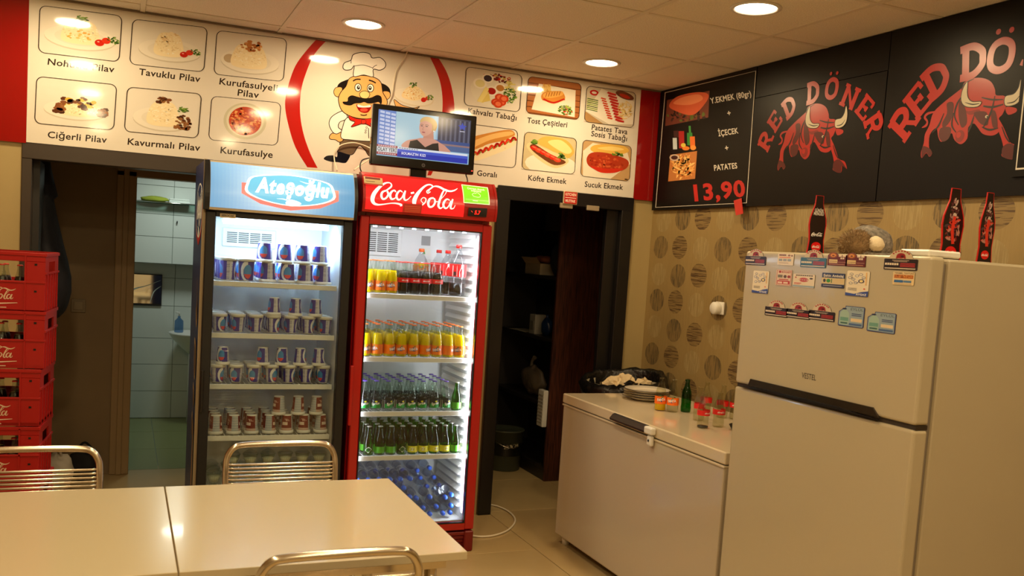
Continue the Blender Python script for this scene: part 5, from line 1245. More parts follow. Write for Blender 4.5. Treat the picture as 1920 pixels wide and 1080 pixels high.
# ================================================================== refrigerator
XV = 2.30
ya, yb = 2.105, 3.025
fr = thing('refrigerator', 'large white two-door refrigerator covered with magnets, on the dining side', 'refrigerator', (XV, ya, 0))
m_fr = mat('white_fridge_enamel', (188,177,152), .22, coat=.35); m_seal = mat('grey_seal', (130,120,108), .6)
def vz(v, u, x=XV): return at(u, v, x=x).z
ZV = 1.706
MB().box(XV+.078, 3.05, ya+.004, yb-.004, .03, ZV-.004, r=.008, seg=2).build('cabinet', m_fr, fr, world=True)
MB().box(XV+.060, XV+.0775, ya+.014, yb-.014, .05, ZV-.02).build('door_seal', m_seal, fr, world=True)
zg = at(1378,724,x=XV).z; zg2 = at(1711,797,x=XV).z; zgm = (zg+zg2)/2
upd = MB().box(XV, XV+.060, ya, yb, zgm+.008, ZV, r=.010, seg=3).build('upper_door', m_fr, fr, world=True)
lod = MB().box(XV, XV+.060, ya, yb, .06, zgm-.008, r=.010, seg=3).build('lower_door', m_fr, fr, world=True)
MB().box(XV+.01, XV+.06, ya+.004, yb-.004, zgm-.0078, zgm+.0078).build('door_gap_strip', mat('gap_brown', (52,44,38), .5), fr, world=True)
yh0, yh1 = at(1650,780,x=XV).y, at(1405,718,x=XV).y
m_han = mat('dark_mirror_handle', (70,62,54), .18, .6)
MB().prism([(yh1, zgm+.008),(yh1-.012, zgm+.036),(yh0+.03, zgm+.036),(yh0, zgm+.008)], XV-.007, XV+.002, axis='x').build('grip_recess', m_han, fr, 'dark bevelled grip strip', world=True)
MB().prism([(yh1+.05, zgm+.001),(yh1-.1, zgm+.010),(yh0+.18, zgm+.010),(yh0+.0, zgm+.001)], XV-.014, XV+.002, axis='x').build('grip_lip', BLACK, fr, world=True)
MB().box(XV+.02, XV+.16, ya+.03, ya+.15, ZV, ZV+.022, r=.005).build('hinge_cover', WHITE, fr, world=True)
FV = lambda u, v, d: (XV-d, -u, v)
def V(u, v): p = at(u, v, x=XV); return (-p.y, p.z)
A = Art(.0001); A.L = 3; a, b = V(1503,708), V(1530,710); A.text('VESTEL', a, (b[0], a[1]), .020, (80,72,64), .015); A.build('name_lettering', FV, MATTPRINT, fr)
# ---- magnets: corners in the photograph
mg = []
def magnet(lab, u0, v0, u1, v1, draw, th=.002, base=None, grp=None, shape=None, tilt=0):
    """top-left (u0,v0), bottom-right (u1,v1); w x h in metres; draw in a unit frame"""
    a, b = V(u0, v0), V(u1, v1); w, h = b[0]-a[0], a[1]-b[1]
    c = thing('fridge_magnet', lab, 'magnet', (XV, -(a[0]+b[0])/2, (a[1]+b[1])/2), group=grp); c.rotation_euler = (tilt,0,0)
    outline = shape or rr_pts(0,0,1,1,.06,3)
    M_ = lambda x, y: ((x-.5)*w, (y-.5)*h)
    P = [M_(x,y) for x, y in outline]
    MB().prism([(-x, y) for x, y in P], -th, -.0001, axis='x').build('magnet_sheet', mat('magnet_back', (40,36,34), .6), c)
    A = Art(.00005); A.T = M_; A.poly(outline, base or (236,226,204)); draw(A); A.build('magnet_print', lambda u,v,d: (-th-d, -u, v), SATIN, c, world=False)
    return c
def tx(A, t, x0, x1, y, h, col, b=.02): A.text(t, (x0,y), (x1,y), h, col, b)
def bars(A, t, x0, x1, y, h, col, b=.02):       # print too small to read: short dashes
    n = max(2, len(t)//2); w = (x1-x0)/n
    for i in range(n): A.rect(x0+w*i, y, x0+w*(i+.8), y+h, col, up=(i == 0))
bullshape = [(0,.02),(.02,0),(.98,0),(1,.02),(1,.5),(.98,.53),(.86,.56),(.82,.74),(.72,.9),(.5,1.0),(.28,.9),(.18,.74),(.14,.56),(.02,.53),(0,.5)]
def dr_bull(A, lo=(40,28,30)):
    A.poly(bullshape, (206,190,160)); A.rrect(.0,.0,1,.54,.03,lo)
    for i, an in enumerate((150,128,108,88,68,48,30)):
        a_ = math.radians(an); A.ell(.5+.27*math.cos(a_), .66+.26*math.sin(a_), .034, .04, (168,30,30), n=6)
    A.curve([(.40,.56),(.36,.66),(.42,.78),(.52,.82),(.60,.76),(.64,.62),(.60,.56),(.55,.64),(.48,.62)], (160,28,30)); A.ell(.5,.69,.13,.13,(150,26,28)); A.stroke([(.40,.62),(.36,.56)],(150,26,28),.05); A.stroke([(.60,.62),(.64,.56)],(150,26,28),.05); A.ell(.54,.66,.05,.05,(80,16,20))
    A.rect(.25,.45,.75,.475,(200,180,160)); A.rect(.3,.40,.7,.42,(200,180,160)); bars(A,'S\u0130PAR\u0130\u015e HATTI',.04,.46,.23,.10,(236,220,196)); A.rect(.5,.30,.94,.34,(190,60,60)); A.rect(.5,.23,.94,.27,(190,60,60)); A.rect(.5,.16,.94,.20,(190,60,60)); A.rect(.04,.05,.96,.10,(214,200,180))
BL = lambda A: dr_bull(A); BB = lambda A: dr_bull(A, (60,110,140))
bg_ = 'red bull flyer magnets'
magnet('dark bull-logo magnet in the top corner next to the wallpaper', 1400,466,1436,498, BL, shape=bullshape, grp=bg_)
magnet('bull-logo magnet with a bluish band in the top row', 1504,467,1549,503, BB, shape=bullshape, grp=bg_)
magnet('dark bull-logo magnet in the top row at the hinge side', 1661,467,1720,508, BL, shape=bullshape, grp=bg_)
magnet('bull-logo magnet, first of three joined in the lower row', 1437,560,1477,596, BL, shape=bullshape, grp=bg_)
magnet('bull-logo magnet, middle of three joined in the lower row', 1477,564,1519,600, BL, shape=bullshape, grp=bg_)
magnet('bull-logo magnet, last of three joined in the lower row', 1519,566,1565,604, BL, shape=bullshape, grp=bg_)
def dr_pale(A):
    A.rect(.08,.80,.52,.92,(120,70,60)); A.ell(.7,.84,.08,.08,(150,110,100)); A.ell(.88,.82,.07,.07,(150,110,100)); A.rect(.1,.62,.8,.70,(220,130,110)); bars(A,'TEKNIK',.08,.9,.34,.2,(150,160,170)); A.rect(.1,.15,.7,.22,(190,170,150))
magnet('pale faded paper magnet in the top row, second from the wallpaper', 1460,475,1488,498, dr_pale, base=(232,218,194))
def dr_kebab(A):
    A.ell(.28,.78,.22,.2,(150,80,30)); A.ell(.28,.78,.14,.13,(226,150,50)); A.ell(.28,.76,.07,.06,(120,50,20)); bars(A,'KEBAP',.56,.96,.68,.16,(230,214,190)); bars(A,'EVI',.66,.88,.50,.13,(230,214,190)); A.rect(.08,.2,.52,.46,(226,200,140)); A.rect(.1,.3,.5,.34,(110,50,30)); A.rect(.55,.25,.95,.29,(190,140,110)); A.rect(.1,.08,.9,.13,(190,140,110))
kshape = [(0,0),(1,0),(1,.8),(.52,.84),(.42,.98),(.28,1),(.14,.98),(.04,.84),(0,.8)]
magnet('brown restaurant magnet, first of a touching pair', 1554,473,1588,499, dr_kebab, base=(104,32,24), shape=kshape, grp='brown restaurant magnets')
magnet('brown restaurant magnet, second of a touching pair', 1588,474,1623,501, dr_kebab, base=(104,32,24), shape=kshape, grp='brown restaurant magnets')
def dr_gas(A):
    r = R_(4)
    for i in range(16): A.ell(r.uniform(.12,.88), r.uniform(.42,.93), .075, .045, (60,70,120)); A.ell(A.v[-1][0]*0+0,0,0,0,(0,0,0),n=3) if False else None
    for i in range(9): x,y=.15+.09*i,.5+.35*r.random(); A.stroke([(x-.08,y),(x,y+.05),(x+.08,y-.02)],(70,80,130),.012)
    A.ell(.62,.6,.12,.075,(60,60,100)); A.ell(.62,.6,.07,.045,(240,220,150)); A.rect(.82,.45,.87,.95,(236,190,120)); A.ell(.8,.30,.04,.025,(220,70,40))
    for y in (.22,.26,.30): A.rect(.1,y,.5,y+.012,(120,120,130))
    A.poly([(0,.0),(1,0),(1,.22),(.7,.17),(.4,.08),(0,.12)],(56,80,160)); tx(A,'AYGAZ',.48,.94,.035,.075,(240,236,224),.03)
def dr_gas2(A):
    for x,y in ((.2,.86),(.45,.8),(.3,.66),(.62,.86),(.2,.5),(.42,.52),(.75,.74),(.15,.72)):
        A.ell(x,y,.085,.05,(70,80,130)); A.ell(x,y,.065,.037,(232,224,204))
    A.stroke([(.2,.86),(.3,.66),(.42,.52),(.62,.6),(.75,.74)],(70,80,130),.012)
    A.ell(.66,.6,.13,.075,(60,60,100)); A.ell(.66,.6,.08,.05,(240,220,150)); A.rect(.84,.45,.89,.95,(236,190,120)); A.ell(.82,.30,.04,.025,(220,70,40))
    for y in (.22,.26,.30): A.rect(.1,y,.5,y+.012,(120,120,130))
    A.poly([(0,.0),(1,0),(1,.22),(.7,.17),(.4,.08),(0,.12)],(56,80,160)); tx(A,'AYGAZ',.48,.94,.035,.075,(240,236,224),.03)
magnet('tall gas-company magnet with blue circles under the corner bull magnet', 1414,507,1440,551, dr_gas2, base=(234,222,196), grp='gas-company magnets')
magnet('tall gas-company magnet with blue circles below the brown pair', 1590,507,1628,557, dr_gas2, base=(234,222,196), grp='gas-company magnets')
def dr_redb(A):
    A.rect(.04,.03,.96,.97,(170,36,32)); A.rect(.07,.05,.93,.95,(226,206,180)); tx(A,'B\u00dcCKET',.36,.92,.80,.11,(170,30,30),.04); A.ell(.24,.86,.09,.07,(170,36,32)); A.rect(.12,.5,.42,.68,(120,110,90)); A.ell(.58,.58,.1,.1,(90,60,50)); A.ell(.82,.58,.1,.09,(160,50,46)); A.rect(.1,.1,.9,.32,(190,40,36)); bars(A,'DONER',.14,.86,.14,.11,(236,214,190),.03); A.rect(.2,.36,.8,.42,(190,60,40))
magnet('red-bordered magnet in the second row', 1457,505,1484,537, dr_redb, base=(226,206,180))
def dr_whi(A):
    bars(A,'SA\u011eLIK ELEKTRONIK',.12,.92,.86,.08,(70,60,56)); A.ell(.5,.58,.22,.16,(190,60,56)); A.rect(.3,.54,.7,.62,(232,214,190)); bars(A,'SERV\u0130S',.34,.66,.55,.06,(170,30,30)); A.ell(.12,.74,.04,.05,(180,60,50)); A.ell(.84,.7,.08,.06,(60,50,50)); A.rect(.06,.3,.4,.35,(200,80,70)); A.rect(.06,.22,.34,.26,(200,80,70)); A.rect(.0,.04,1,.16,(150,170,180))
magnet('cream service-shop magnet beside the red-bordered one', 1489,513,1527,541, dr_whi, base=(228,212,184))
def dr_grn(A):
    A.rect(0,.66,1,1,(50,60,100)); tx(A,'\u015eahin Ambalaj',.06,.94,.74,.16,(234,226,210),.03); A.rect(.05,.3,.95,.62,(214,190,140)); A.ell(.12,.46,.06,.12,(60,60,60)); A.ell(.3,.46,.09,.13,(60,150,70)); A.rect(.42,.32,.46,.6,(60,120,60)); A.rect(.0,.0,1,.24,(50,56,90)); A.rect(.08,.1,.9,.14,(180,180,190))
magnet('blue and green packaging-shop magnet in the second row', 1543,511,1583,541, dr_grn, base=(214,196,150))
def dr_bread(A):
    tx(A,'TEREMEL TANTUN\u0130',.06,.96,.84,.11,(80,50,46),.02); A.rect(.06,.5,.95,.78,(190,110,50)); A.scatter(.5,.64,.4,.1,30,.05,[(120,60,30),(220,150,80)],3,.5,test=lambda x,y:.1<x<.9 and .53<y<.75); A.rect(.08,.18,.5,.38,(60,110,170)); A.rect(.52,.2,.88,.36,(90,130,170)); A.rect(.1,.06,.9,.11,(190,170,140))
magnet('cream sandwich-shop magnet under the hinge-side bull magnet', 1676,509,1714,536, dr_bread, base=(230,206,160))
wshape = [(0,.04),(.04,0),(.96,.0),(1,.04),(1,.96),(.96,1),(.26,1),(.24,.88),(.1,.8),(0,.7)]
def dr_wat(A):
    A.poly([(.03,.05),(.97,.03),(.97,.97),(.28,.97),(.26,.86),(.12,.78),(.03,.68)], (150,170,184)); tx(A,'EYL\u00dcL',.46,.95,.80,.12,(96,112,120),.02)
    A.curve([(.08,.1),(.05,.35),(.07,.6),(.14,.76),(.24,.84),(.34,.76),(.42,.6),(.42,.3),(.38,.1)],(160,190,180)); A.rect(.08,.26,.40,.44,(110,160,150)); A.rect(.1,.12,.38,.2,(70,110,110)); A.ell(.22,.85,.09,.04,(40,50,90))
    for y in (.62,.54): A.rect(.52,y,.9,y+.04,(70,84,130))
    A.rect(.5,.26,.93,.42,(226,206,170)); A.rect(.44,.08,.94,.18,(80,110,160))
magnet('blue water-delivery magnet, higher of the two', 1575,572,1619,616, dr_wat, base=(60,74,130), shape=wshape, grp='water-delivery magnets')
magnet('blue water-delivery magnet, lower one towards the hinge', 1629,583,1678,627, dr_wat, base=(60,74,130), shape=wshape, grp='water-delivery magnets')
# ---- on top of the refrigerator
def standee(lab, u0, u1, vb, vt, y, draw, rim):
    a, b, c_ = at(u0, vb, y=y), at(u1, vb, y=y), at((u0+u1)/2+2, vt, y=y)
    w = b.x-a.x; z0 = ZV-.002; h = c_.z-z0; t = thing('bottle_shaped_card', lab, 'card', ((a.x+b.x)/2, y, ZV))
    half = [(.5,0),(.46,.10),(.42,.24),(.46,.38),(.5,.50),(.46,.62),(.34,.74),(.24,.84),(.21,.98),(.21,1)]
    q = lambda s, o=0: [(x*w*s, z*h) for x, z in half]+[(-x*w*s, z*h) for x, z in half[::-1]]
    MB().prism(q(1), 0, .004, axis='y').build('card_sheet', mat('red_card_edge', rim, .4), t)
    A = Art(.00005); P = [(x*w*.90, z*h*.985+.002) for x, z in half]; A.poly(P+[(-x, z) for x, z in P[::-1]], (26,16,16)); draw(A, w, h); A.build('card_print', lambda u,v,d: (u, -d, v), SATIN, t, world=False)
    MB().box(-w*.42,w*.42,.004,.05,0,.006).build('card_foot', BLACK, t)
def dr_s1(A, w, h):
    tx(A,'G\u00dcN\u00dcN',-w*.24,w*.24,h*.72,.012,(220,214,206),.02); tx(A,'MEN\u00dcS\u00dc',-w*.28,w*.28,h*.665,.012,(220,214,206),.02); coca_mini(A, 0, h*.34, w*.62)
    A.ell(0,h*.13,w*.28,w*.28*.75,(206,26,26)); coca_mini(A,0,h*.13,w*.42); A.rect(-w*.36,h*.02,w*.36,h*.04,(190,180,170))
def dr_s2(A, w, h):
    A.scatter(0,h*.45,w*.30,h*.20,60,.012,[(110,40,40),(70,50,60),(170,120,110),(60,20,24),(190,60,50)],5,.4); A.scatter(0,h*.72,w*.14,h*.14,30,.011,[(150,110,110),(80,40,44),(190,170,160)],6,.4)
    A.stroke([(w*.06,h*.25),(-w*.02,h*.45),(w*.04,h*.62)],(200,50,36),.014); A.ell(0,h*.13,w*.26,w*.26*.8,(206,26,26)); coca_mini(A,0,h*.13,w*.40); A.rect(-w*.36,h*.02,w*.36,h*.035,(150,130,124))
standee('black bottle-shaped menu card with red edge beside the furry hat', 1513,1546,463,367, 2.78, dr_s1, (190,26,24))
standee('dark red bottle-shaped card with crowd picture, taller of the hinge-side pair', 1761,1803,470,353, 2.48, dr_s2, (190,26,24))
standee('narrow dark red bottle-shaped card, nearest the room side panel', 1832,1861,474,361, 2.42, dr_s2, (190,26,24))
# furry hat
m_knit = mat('grey_knit', (128,122,114), .95, noise=(60,.5), bump=(120,.8)); m_fur = mat('tan_fur_core', (120,94,62), .95, noise=(30,.3))
hc = at(1610, 445, y=2.72); hat = thing('furry_hat', 'grey knitted hat with brown fur trim and pale pompom, on the refrigerator', 'hat', (hc.x, 2.72, ZV))
def blob(cx, cy, cz, rx, ry, rz_, seed, amp=.12, n=20, mth=12):
    r = R_(seed); mb = MB(); vs = []; fs = []
    ph = [r.uniform(0,6) for _ in range(6)]
    for i in range(mth+1):
        t_ = PI*i/mth
        for k in range(n):
            a_ = 2*PI*k/n; q = 1+amp*(math.sin(3*a_+ph[0]+2*t_)*.5+math.sin(5*a_+ph[1]-3*t_)*.3+math.sin(7*t_+ph[2]+a_)*.3)
            vs.append((cx+rx*q*math.sin(t_)*math.cos(a_), cy+ry*q*math.sin(t_)*math.sin(a_), max(.0015, cz+rz_*q*math.cos(t_))))
    for i in range(mth):
        for k in range(n): fs.append((i*n+k,i*n+(k+1)%n,(i+1)*n+(k+1)%n,(i+1)*n+k))
    return mb.add(vs, fs, 0, True)
hatw = at(1662,460,y=2.72).x-at(1545,460,y=2.72).x
blob(.050,.0,.052,.092,.085,.072,3,.05).build('knitted_crown', m_knit, hat)
blob(.03,-.03,.012,.12,.06,.018,8,.08).build('knitted_brim', m_knit, hat)
blob(-.035,-.03,.04,.075,.05,.058,5,.12).build('fur_trim', m_fur, hat)
fur = MB(); r = R_(12)
for i in range(1600):
    a_, b_ = r.uniform(0,2*PI), math.acos(r.uniform(-.6,1)); d_ = Vector((math.sin(b_)*math.cos(a_), math.sin(b_)*math.sin(a_), math.cos(b_)))
    p = Vector((-.035+.075*d_.x, -.03+.05*d_.y, max(.004,.04+.058*d_.z))); t2 = (d_+Vector((r.uniform(-.9,.3),r.uniform(-.5,.2),r.uniform(-.3,.7)))).normalized()*r.uniform(.007,.018); s_ = t2.cross(Vector((r.uniform(-1,1),r.uniform(-1,1),r.uniform(-1,1)))).normalized()*.0013
    tip = p+t2; tip.z = max(tip.z, .002); fur.add([p-s_, p+s_, tip],[(0,1,2)], r.randrange(3))
o = fur.build('fur_hairs', [mat('fur_a', (160,132,92), .9), mat('fur_b', (116,90,60), .9), mat('fur_c', (190,172,138), .9)], hat); o['kind'] = 'stuff'
blob(.012,-.078,.052,.036,.026,.028,6,.08).build('pompom', mat('cream_fleece', (222,206,176), .95, bump=(90,.6)), hat)
# ================================================================== tables and tube chairs
m_top = mat('cream_laminate', (196,184,154), .22, coat=.12); m_edge = mat('laminate_edge', (206,190,160), .4)
m_tube = mat('polished_tube', (214,204,186), .2, 1)
def table(x0, x1, lab):
    t = thing('dining_table', lab, 'table', ((x0+x1)/2, 2.885, 0), group='white dining tables')
    MB().box(x0, x1, 2.448, 3.322, .7255, .750, r=.0015).build('tabletop', m_top, t, world=True)
    MB().box(x0+.05,x1-.05,2.49,2.51,.690,.7254).box(x0+.05,x1-.05,3.26,3.28,.690,.7254).box(x0+.05,x0+.07,2.51,3.26,.690,.7254).box(x1-.07,x1-.05,2.51,3.26,.690,.7254).build('under_frame', m_tube, t, world=True)
    for x in (x0+.085, x1-.085):
        for y in (2.525, 3.245):
            l = MB().tube([(x,y,.012),(x,y,.725)], .019, 14).build('leg', m_tube, t, world=True)
            MB().lathe([(0,0),(.022,0),(.022,.014),(0,.014)],14,(x,y,0)).build('foot_cap', BLACK, l, world=False).location = -Vector(t.location)
table(-.650, .1545, 'white laminate table in front of the crates and passage'); table(.1585, .957, 'white laminate table in front of the coolers')
def tube_chair(lab):
    t = thing('tube_chair', lab, 'chair', (0,0,0), group='metal tube chairs')
    w, zt, yb_ = .216, .808, .20
    pts = [(-w,yb_+.02,.015),(-w,yb_-.01,.44),(-w,yb_+.005,.60),(-w,yb_+.02,.72),(-w+.006,yb_+.028,.765),(-w+.03,yb_+.032,.798),(-w+.075,yb_+.034,zt),(0,yb_+.034,zt+.002)]
    pts = pts+[(-x,y,z) for x,y,z in pts[-2::-1]]
    MB().tube(spline(pts,5), .0125, 12).build('back_frame', m_tube, t)
    for i in range(6):
        z = .731-.0148*i; y = yb_+.022-.0016*i
        MB().tube([(-w,y,z),(-w+.03,y-.006,z),(w-.03,y-.006,z),(w,y,z)], .0050, 8).build('back_rod', m_tube, t)
    MB().tube(spline([(-w,yb_+.012,.630),(-w+.05,yb_,.627),(w-.05,yb_,.627),(w,yb_+.012,.630)],4), .008, 8).build('back_rod', m_tube, t)
    MB().tube(spline([(-w,yb_,.44),(-w,-.15,.45),(-w+.03,-.21,.45),(0,-.22,.45),(w-.03,-.21,.45),(w,-.15,.45),(w,yb_,.44)],5), .0115, 10).build('seat_frame', m_tube, t)
    for i in range(12): x = -w+.035+.0335*i; MB().tube([(x,-.215,.452),(x,-.05,.446),(x,yb_-.01,.448)], .0042, 6).build('seat_rod', m_tube, t)
    MB().tube([(-w,yb_-.01,.444),(w,yb_-.01,.444)], .008, 8).build('seat_crossbar', m_tube, t)
    for s_ in (-1,1): MB().tube([(s_*w,-.15,.445),(s_*w,-.19,.015)], .0115, 10).build('front_leg', m_tube, t)
    for x,y in ((-w,yb_+.02),(w,yb_+.02),(-w,-.19),(w,-.19)): MB().lathe([(0,0),(.015,0),(.015,.025),(0,.025)],10,(x,y,0)).build('rubber_foot', BLACK, t)
    return t
ch = tube_chair('polished tube chair at the table end before the two coolers, facing the viewer'); ch.location = (.615, 3.47, 0)
dup(ch, (-.272, 3.46, 0), 0, 'polished tube chair beyond the other table, before the red crates')
dup(ch, (.558, 2.565, 0), PI, 'polished tube chair at the near edge, its back to the viewer')

# ================================================================== crates of cola bottles
m_cr = mat('red_crate_plastic', (164,16,14), .4); m_hole = BLACK
CW, CD, CH = .40, .30, .239
def crate(lab):
    t = thing('bottle_crate', lab, 'crate', (0,0,0), group='stacked red crates')
    b = MB(); th = .008
    b.box(-CW,0,0,th,.200,CH-.002,r=.002).box(-CW,0,0,th,.0,.120,r=.002).box(-CW,-CW+.075,.0005,th,.120,.200).box(-.075,0,.0005,th,.120,.200)      # front with handle opening
    b.box(-CW,0,CD-th,CD,.200,CH-.002).box(-CW,0,CD-th,CD,0,.120).box(-CW,-CW+.075,CD-th,CD,.120,.200).box(-.075,0,CD-th,CD,.120,.200)
    b.box(-CW,-CW+th,th,CD-th,0,CH-.002).box(-th,0,th,CD-th,.0,.15).box(-th,0,th,CD-th,.200,CH-.002).box(-th,0,th,.08,.15,.200).box(-th,0,CD-.08,CD-th,.15,.200)
    b.box(-CW,0,0,CD,.004,.014)
    b.build('crate_body', m_cr, t)
    r = MB(); r.box(-CW-.004,.004,-.004,.002,CH-.016,CH-.003,r=.001).box(-CW-.004,.004,-.004,.001,.112,.120,r=.001).box(-.076,-.070,-.004,.001,0,CH-.01).box(-CW+.070,-CW+.076,-.004,.001,0,CH-.01)
    r.box(-.002,.005,.0,CD,CH-.016,CH-.003).box(-.002,.005,.0,CD,.150,.158)
    for k in range(5): r.box(-.001,.004,.03+.06*k,.034+.06*k,.0,.15)
    r.build('crate_ribs', m_cr, t)
    g = MB()
    for i in range(1,6): g.box(-CW+CW/6*i-.0015,-CW+CW/6*i+.0015,th,CD-th,.014,.10)
    for i in range(1,4): g.box(-CW+th,-th,CD/4*i-.0015,CD/4*i+.0015,.014,.10)
    g.build('bottle_divider', m_cr, t)
    h = MB()
    for z in (.075,.185): h.box(-.040,-.030,-.0012,.0,z,z+.008)
    h.build('lock_holes', m_hole, t)
    A = Art(.00008); A.L = 3; coca_mini(A, -CW/2+.005, .066, .175, (214,188,160), 1.2); A.stroke([(-.30,.024,.002),(-.22,.022,.006),(-.10,.030,.002)],(236,214,190)); A.stroke([(-.26,.008),(-.14,.010)],(236,214,190),.003)
    A.build('script_print', lambda u,v,d: (u,-d,v), MATTPRINT, t, world=False); return t
cr0 = crate('red bottle crate, topmost of the stack at the wall')
ORDC = ['topmost','second from the top','third from the top','fourth from the top','fifth from the top','bottom one, behind the table']
CX, CY = -.289, 4.2; cz = [.075+.240*(5-i) for i in range(6)]; cr0.location = (CX, CY, cz[0]); cr0.rotation_euler.z = math.radians(-5.7)
crs = [cr0]
for i in range(1,6): crs.append(dup(cr0, (CX+(.004,-.006,-.003,.004,0)[i-1]-.002*i, CY+.003*(i%2), cz[i]), math.radians(-5.7+(.6,-.5,.3,-.4,.2)[i-1]), 'red bottle crate, %s, in the stack at the wall' % ORDC[i]))
pal = thing('wooden_pallet', 'low wooden pallet under the stack of red crates', 'pallet', (CX-.19, CY+.15, 0), math.radians(-5.7))
for i in range(4): MB().box(-.24,.24,-.17+.09*i,-.10+.09*i,.052,.073,r=.002).build('pallet_board', mat('pallet_wood', (150,112,70), .8, noise=(12,.2)), pal)
for i in range(3): MB().box(-.24+.205*i,-.17+.205*i,-.17,.17,0,.052).build('pallet_runner', MATS['pallet_wood'], pal)
CB = mk_cola(); CB.name = 'crate_bottle'
for c_ in CB.children:
    for v in c_.data.vertices: v.co.x *= .84; v.co.y *= .84
for i in range(6):
    R2 = Matrix.Rotation(crs[i].rotation_euler.z, 3, 'Z'); k = 0
    for y in (.038,.112):
        for x in (-CW/12*(2*q+1) for q in range(6)):
            k += 1
            if i < 5 and rnd.random() < (.12 if i else .4): continue
            p = Vector(crs[i].location)+R2 @ Vector((x-(.0034 if x > -.06 else -.0034 if x < -.34 else 0), y, .0158)); dup(CB, p, rnd.uniform(0,6), 'cola bottle in the %s red crate, %s row, %s from the wall side' % (ORDC[i].split(',')[0].replace(' from the top',''), 'front' if y < .08 else 'second', ORD[5-(k-1)%6]), 'cola bottles in the %s crate' % ORDC[i].split(',')[0])
for c_ in list(CB.children): bpy.data.objects.remove(c_)
bpy.data.objects.remove(CB)

# ================================================================== passage: coat, switch, bags
lv = [(300,78,94),(318,78,97),(345,79,103),(368,80,109),(374,80,101),(400,80,106),(430,80,113),(460,80,120),(490,80,128),(520,80,134),(548,80,134),(572,82,128),(584,90,122),(594,98,112)]
cy_ = 5.72; nseg = 22; vs = []; fs = []; r = R_(2)
for i,(v,u0,u1) in enumerate(lv):
    b_ = at(u1, v, y=cy_); xw = -.470; w = b_.x-xw; d_ = .05+.16*min(1,i/7)
    for k in range(nseg):
        a_ = 2*PI*k/nseg; q = 1+.06*math.sin(5*a_+i*.4)*min(1,i/4); vs.append((xw+w/2+w/2*math.cos(a_)*(q if math.cos(a_) < .8 else 1), cy_+d_*math.sin(a_)*q, b_.z))
for i in range(len(lv)-1):
    for k in range(nseg): fs.append((i*nseg+k,i*nseg+(k+1)%nseg,(i+1)*nseg+(k+1)%nseg,(i+1)*nseg+k))
fs.append(tuple(range(nseg))); fs.append(tuple((len(lv)-1)*nseg+k for k in range(nseg)))
coat = thing('hanging_coat', 'dark padded coat hanging on the passage wall beside the crates', 'coat', (-.44, cy_, 1.6))
MB().add(vs, fs, 0, True).build('coat_body', mat('dark_navy_cloth', (26,27,36), .8, bump=(25,.5)), coat, world=True)
hp = at(84,300,y=cy_); MB().tube([(-.480,cy_,hp.z+.03),(-.455,cy_,hp.z+.01),(-.440,cy_,hp.z+.03)],.005,8).build('coat_hook', CHROME, coat, world=True)
sw = at(147,573,y=6.57); t = thing('light_switch', 'square beige light switch on the brown passage wall', 'switch', (sw.x, 6.57, sw.z))
MB().box(-.044,.044,-.012,0,-.044,.044,r=.004).build('switch_plate', mat('beige_switch', (150,134,108), .5), t); MB().box(-.028,.028,-.017,-.011,-.028,.028,r=.003).build('rocker', mat('beige_rocker', (160,144,118), .5), t)
wbag = thing('white_carrier_bag', 'crumpled white carrier bag on the passage floor behind the crates', 'bag', (-.335,6.15,0))
blob(0,0,.115,.10,.09,.12,21,.2).build('bag_body', mat('white_film', (206,196,180), .5, bump=(20,.8)), wbag); MB().tube(spline([(-.03,0,.20),(-.05,-.02,.27),(.0,-.03,.29),(.03,0,.21)],5),[.008]*16,6).build('bag_handle', MATS['white_film'], wbag)
bb = thing('black_bag', 'low black bag slumped beside the white carrier bag', 'bag', (-.19,6.44,0))
blob(0,0,.09,.10,.07,.10,25,.2).build('bag_body', mat('black_cloth', (22,20,20), .8), bb); MB().tube(spline([(-.05,0,.19),(.0,-.02,.25),(.06,0,.18)],5),.008,6).build('bag_handle', MATS['black_cloth'], bb)
# bathroom fittings
mz = thing('wall_mirror', 'small etched mirror over the basin in the tiled bathroom', 'mirror', (.165,8.552,1.13))
MB().box(0.0,.325,8.535,8.551,.995,1.272,r=.003).build('mirror_frame', mat('mirror_frame_dark',(40,40,38),.4), mz, world=True)
MB().box(.006,.319,8.530,8.5345,1.015,1.264).build('mirror_glass', mat('mirror_silver', (220,226,222), .04, 1), mz, world=True)
A = Art(); A.stroke([(.01,1.04,.004),(.09,1.13,.012),(.2,1.17,.006),(.31,1.22,.003)],(196,210,204)); A.stroke([(.23,1.02,.003),(.26,1.12,.008),(.315,1.17,.003)],(196,210,204)); A.build('etched_lines', plane_y(8.53), MATTPRINT, mz)
bs = thing('wash_basin', 'white wall basin partly hidden by the dairy cooler', 'basin', (.62,8.30,.70))
bpf = [(.0,-.10),(.06,-.10),(.12,-.05),(.20,.03),(.235,.08),(.24,.095),(.225,.095),(.18,.03),(.05,-.02),(0,-.025)]
MB().lathe(bpf,30,(0,0,0)).build('bowl', WHITE, bs); MB().tube([(0,.05,-.70),(0,.05,-.10)],.07,14).build('pedestal', WHITE, bs)
MB().tube(spline([(0,.20,.09),(0,.20,.2),(0,.12,.22),(0,.08,.17)],5),.012,10).build('tap', CHROME, bs)
sp = thing('soap_bottle', 'blue-tinted soap bottle on the wash basin rim', 'bottle', (.46,8.27,.796))
MB().lathe([(0,0),(.035,0),(.038,.01),(.036,.1),(.012,.125),(.012,.14),(0,.14)],16).build('bottle_body', glass_mat('blue_soap', (170,196,226)), sp); MB().tube([(0,0,.14),(0,0,.17),(-.03,0,.172)],.006,8).build('pump', WHITE, sp)
zsf = at(300,381,y=8.36).z
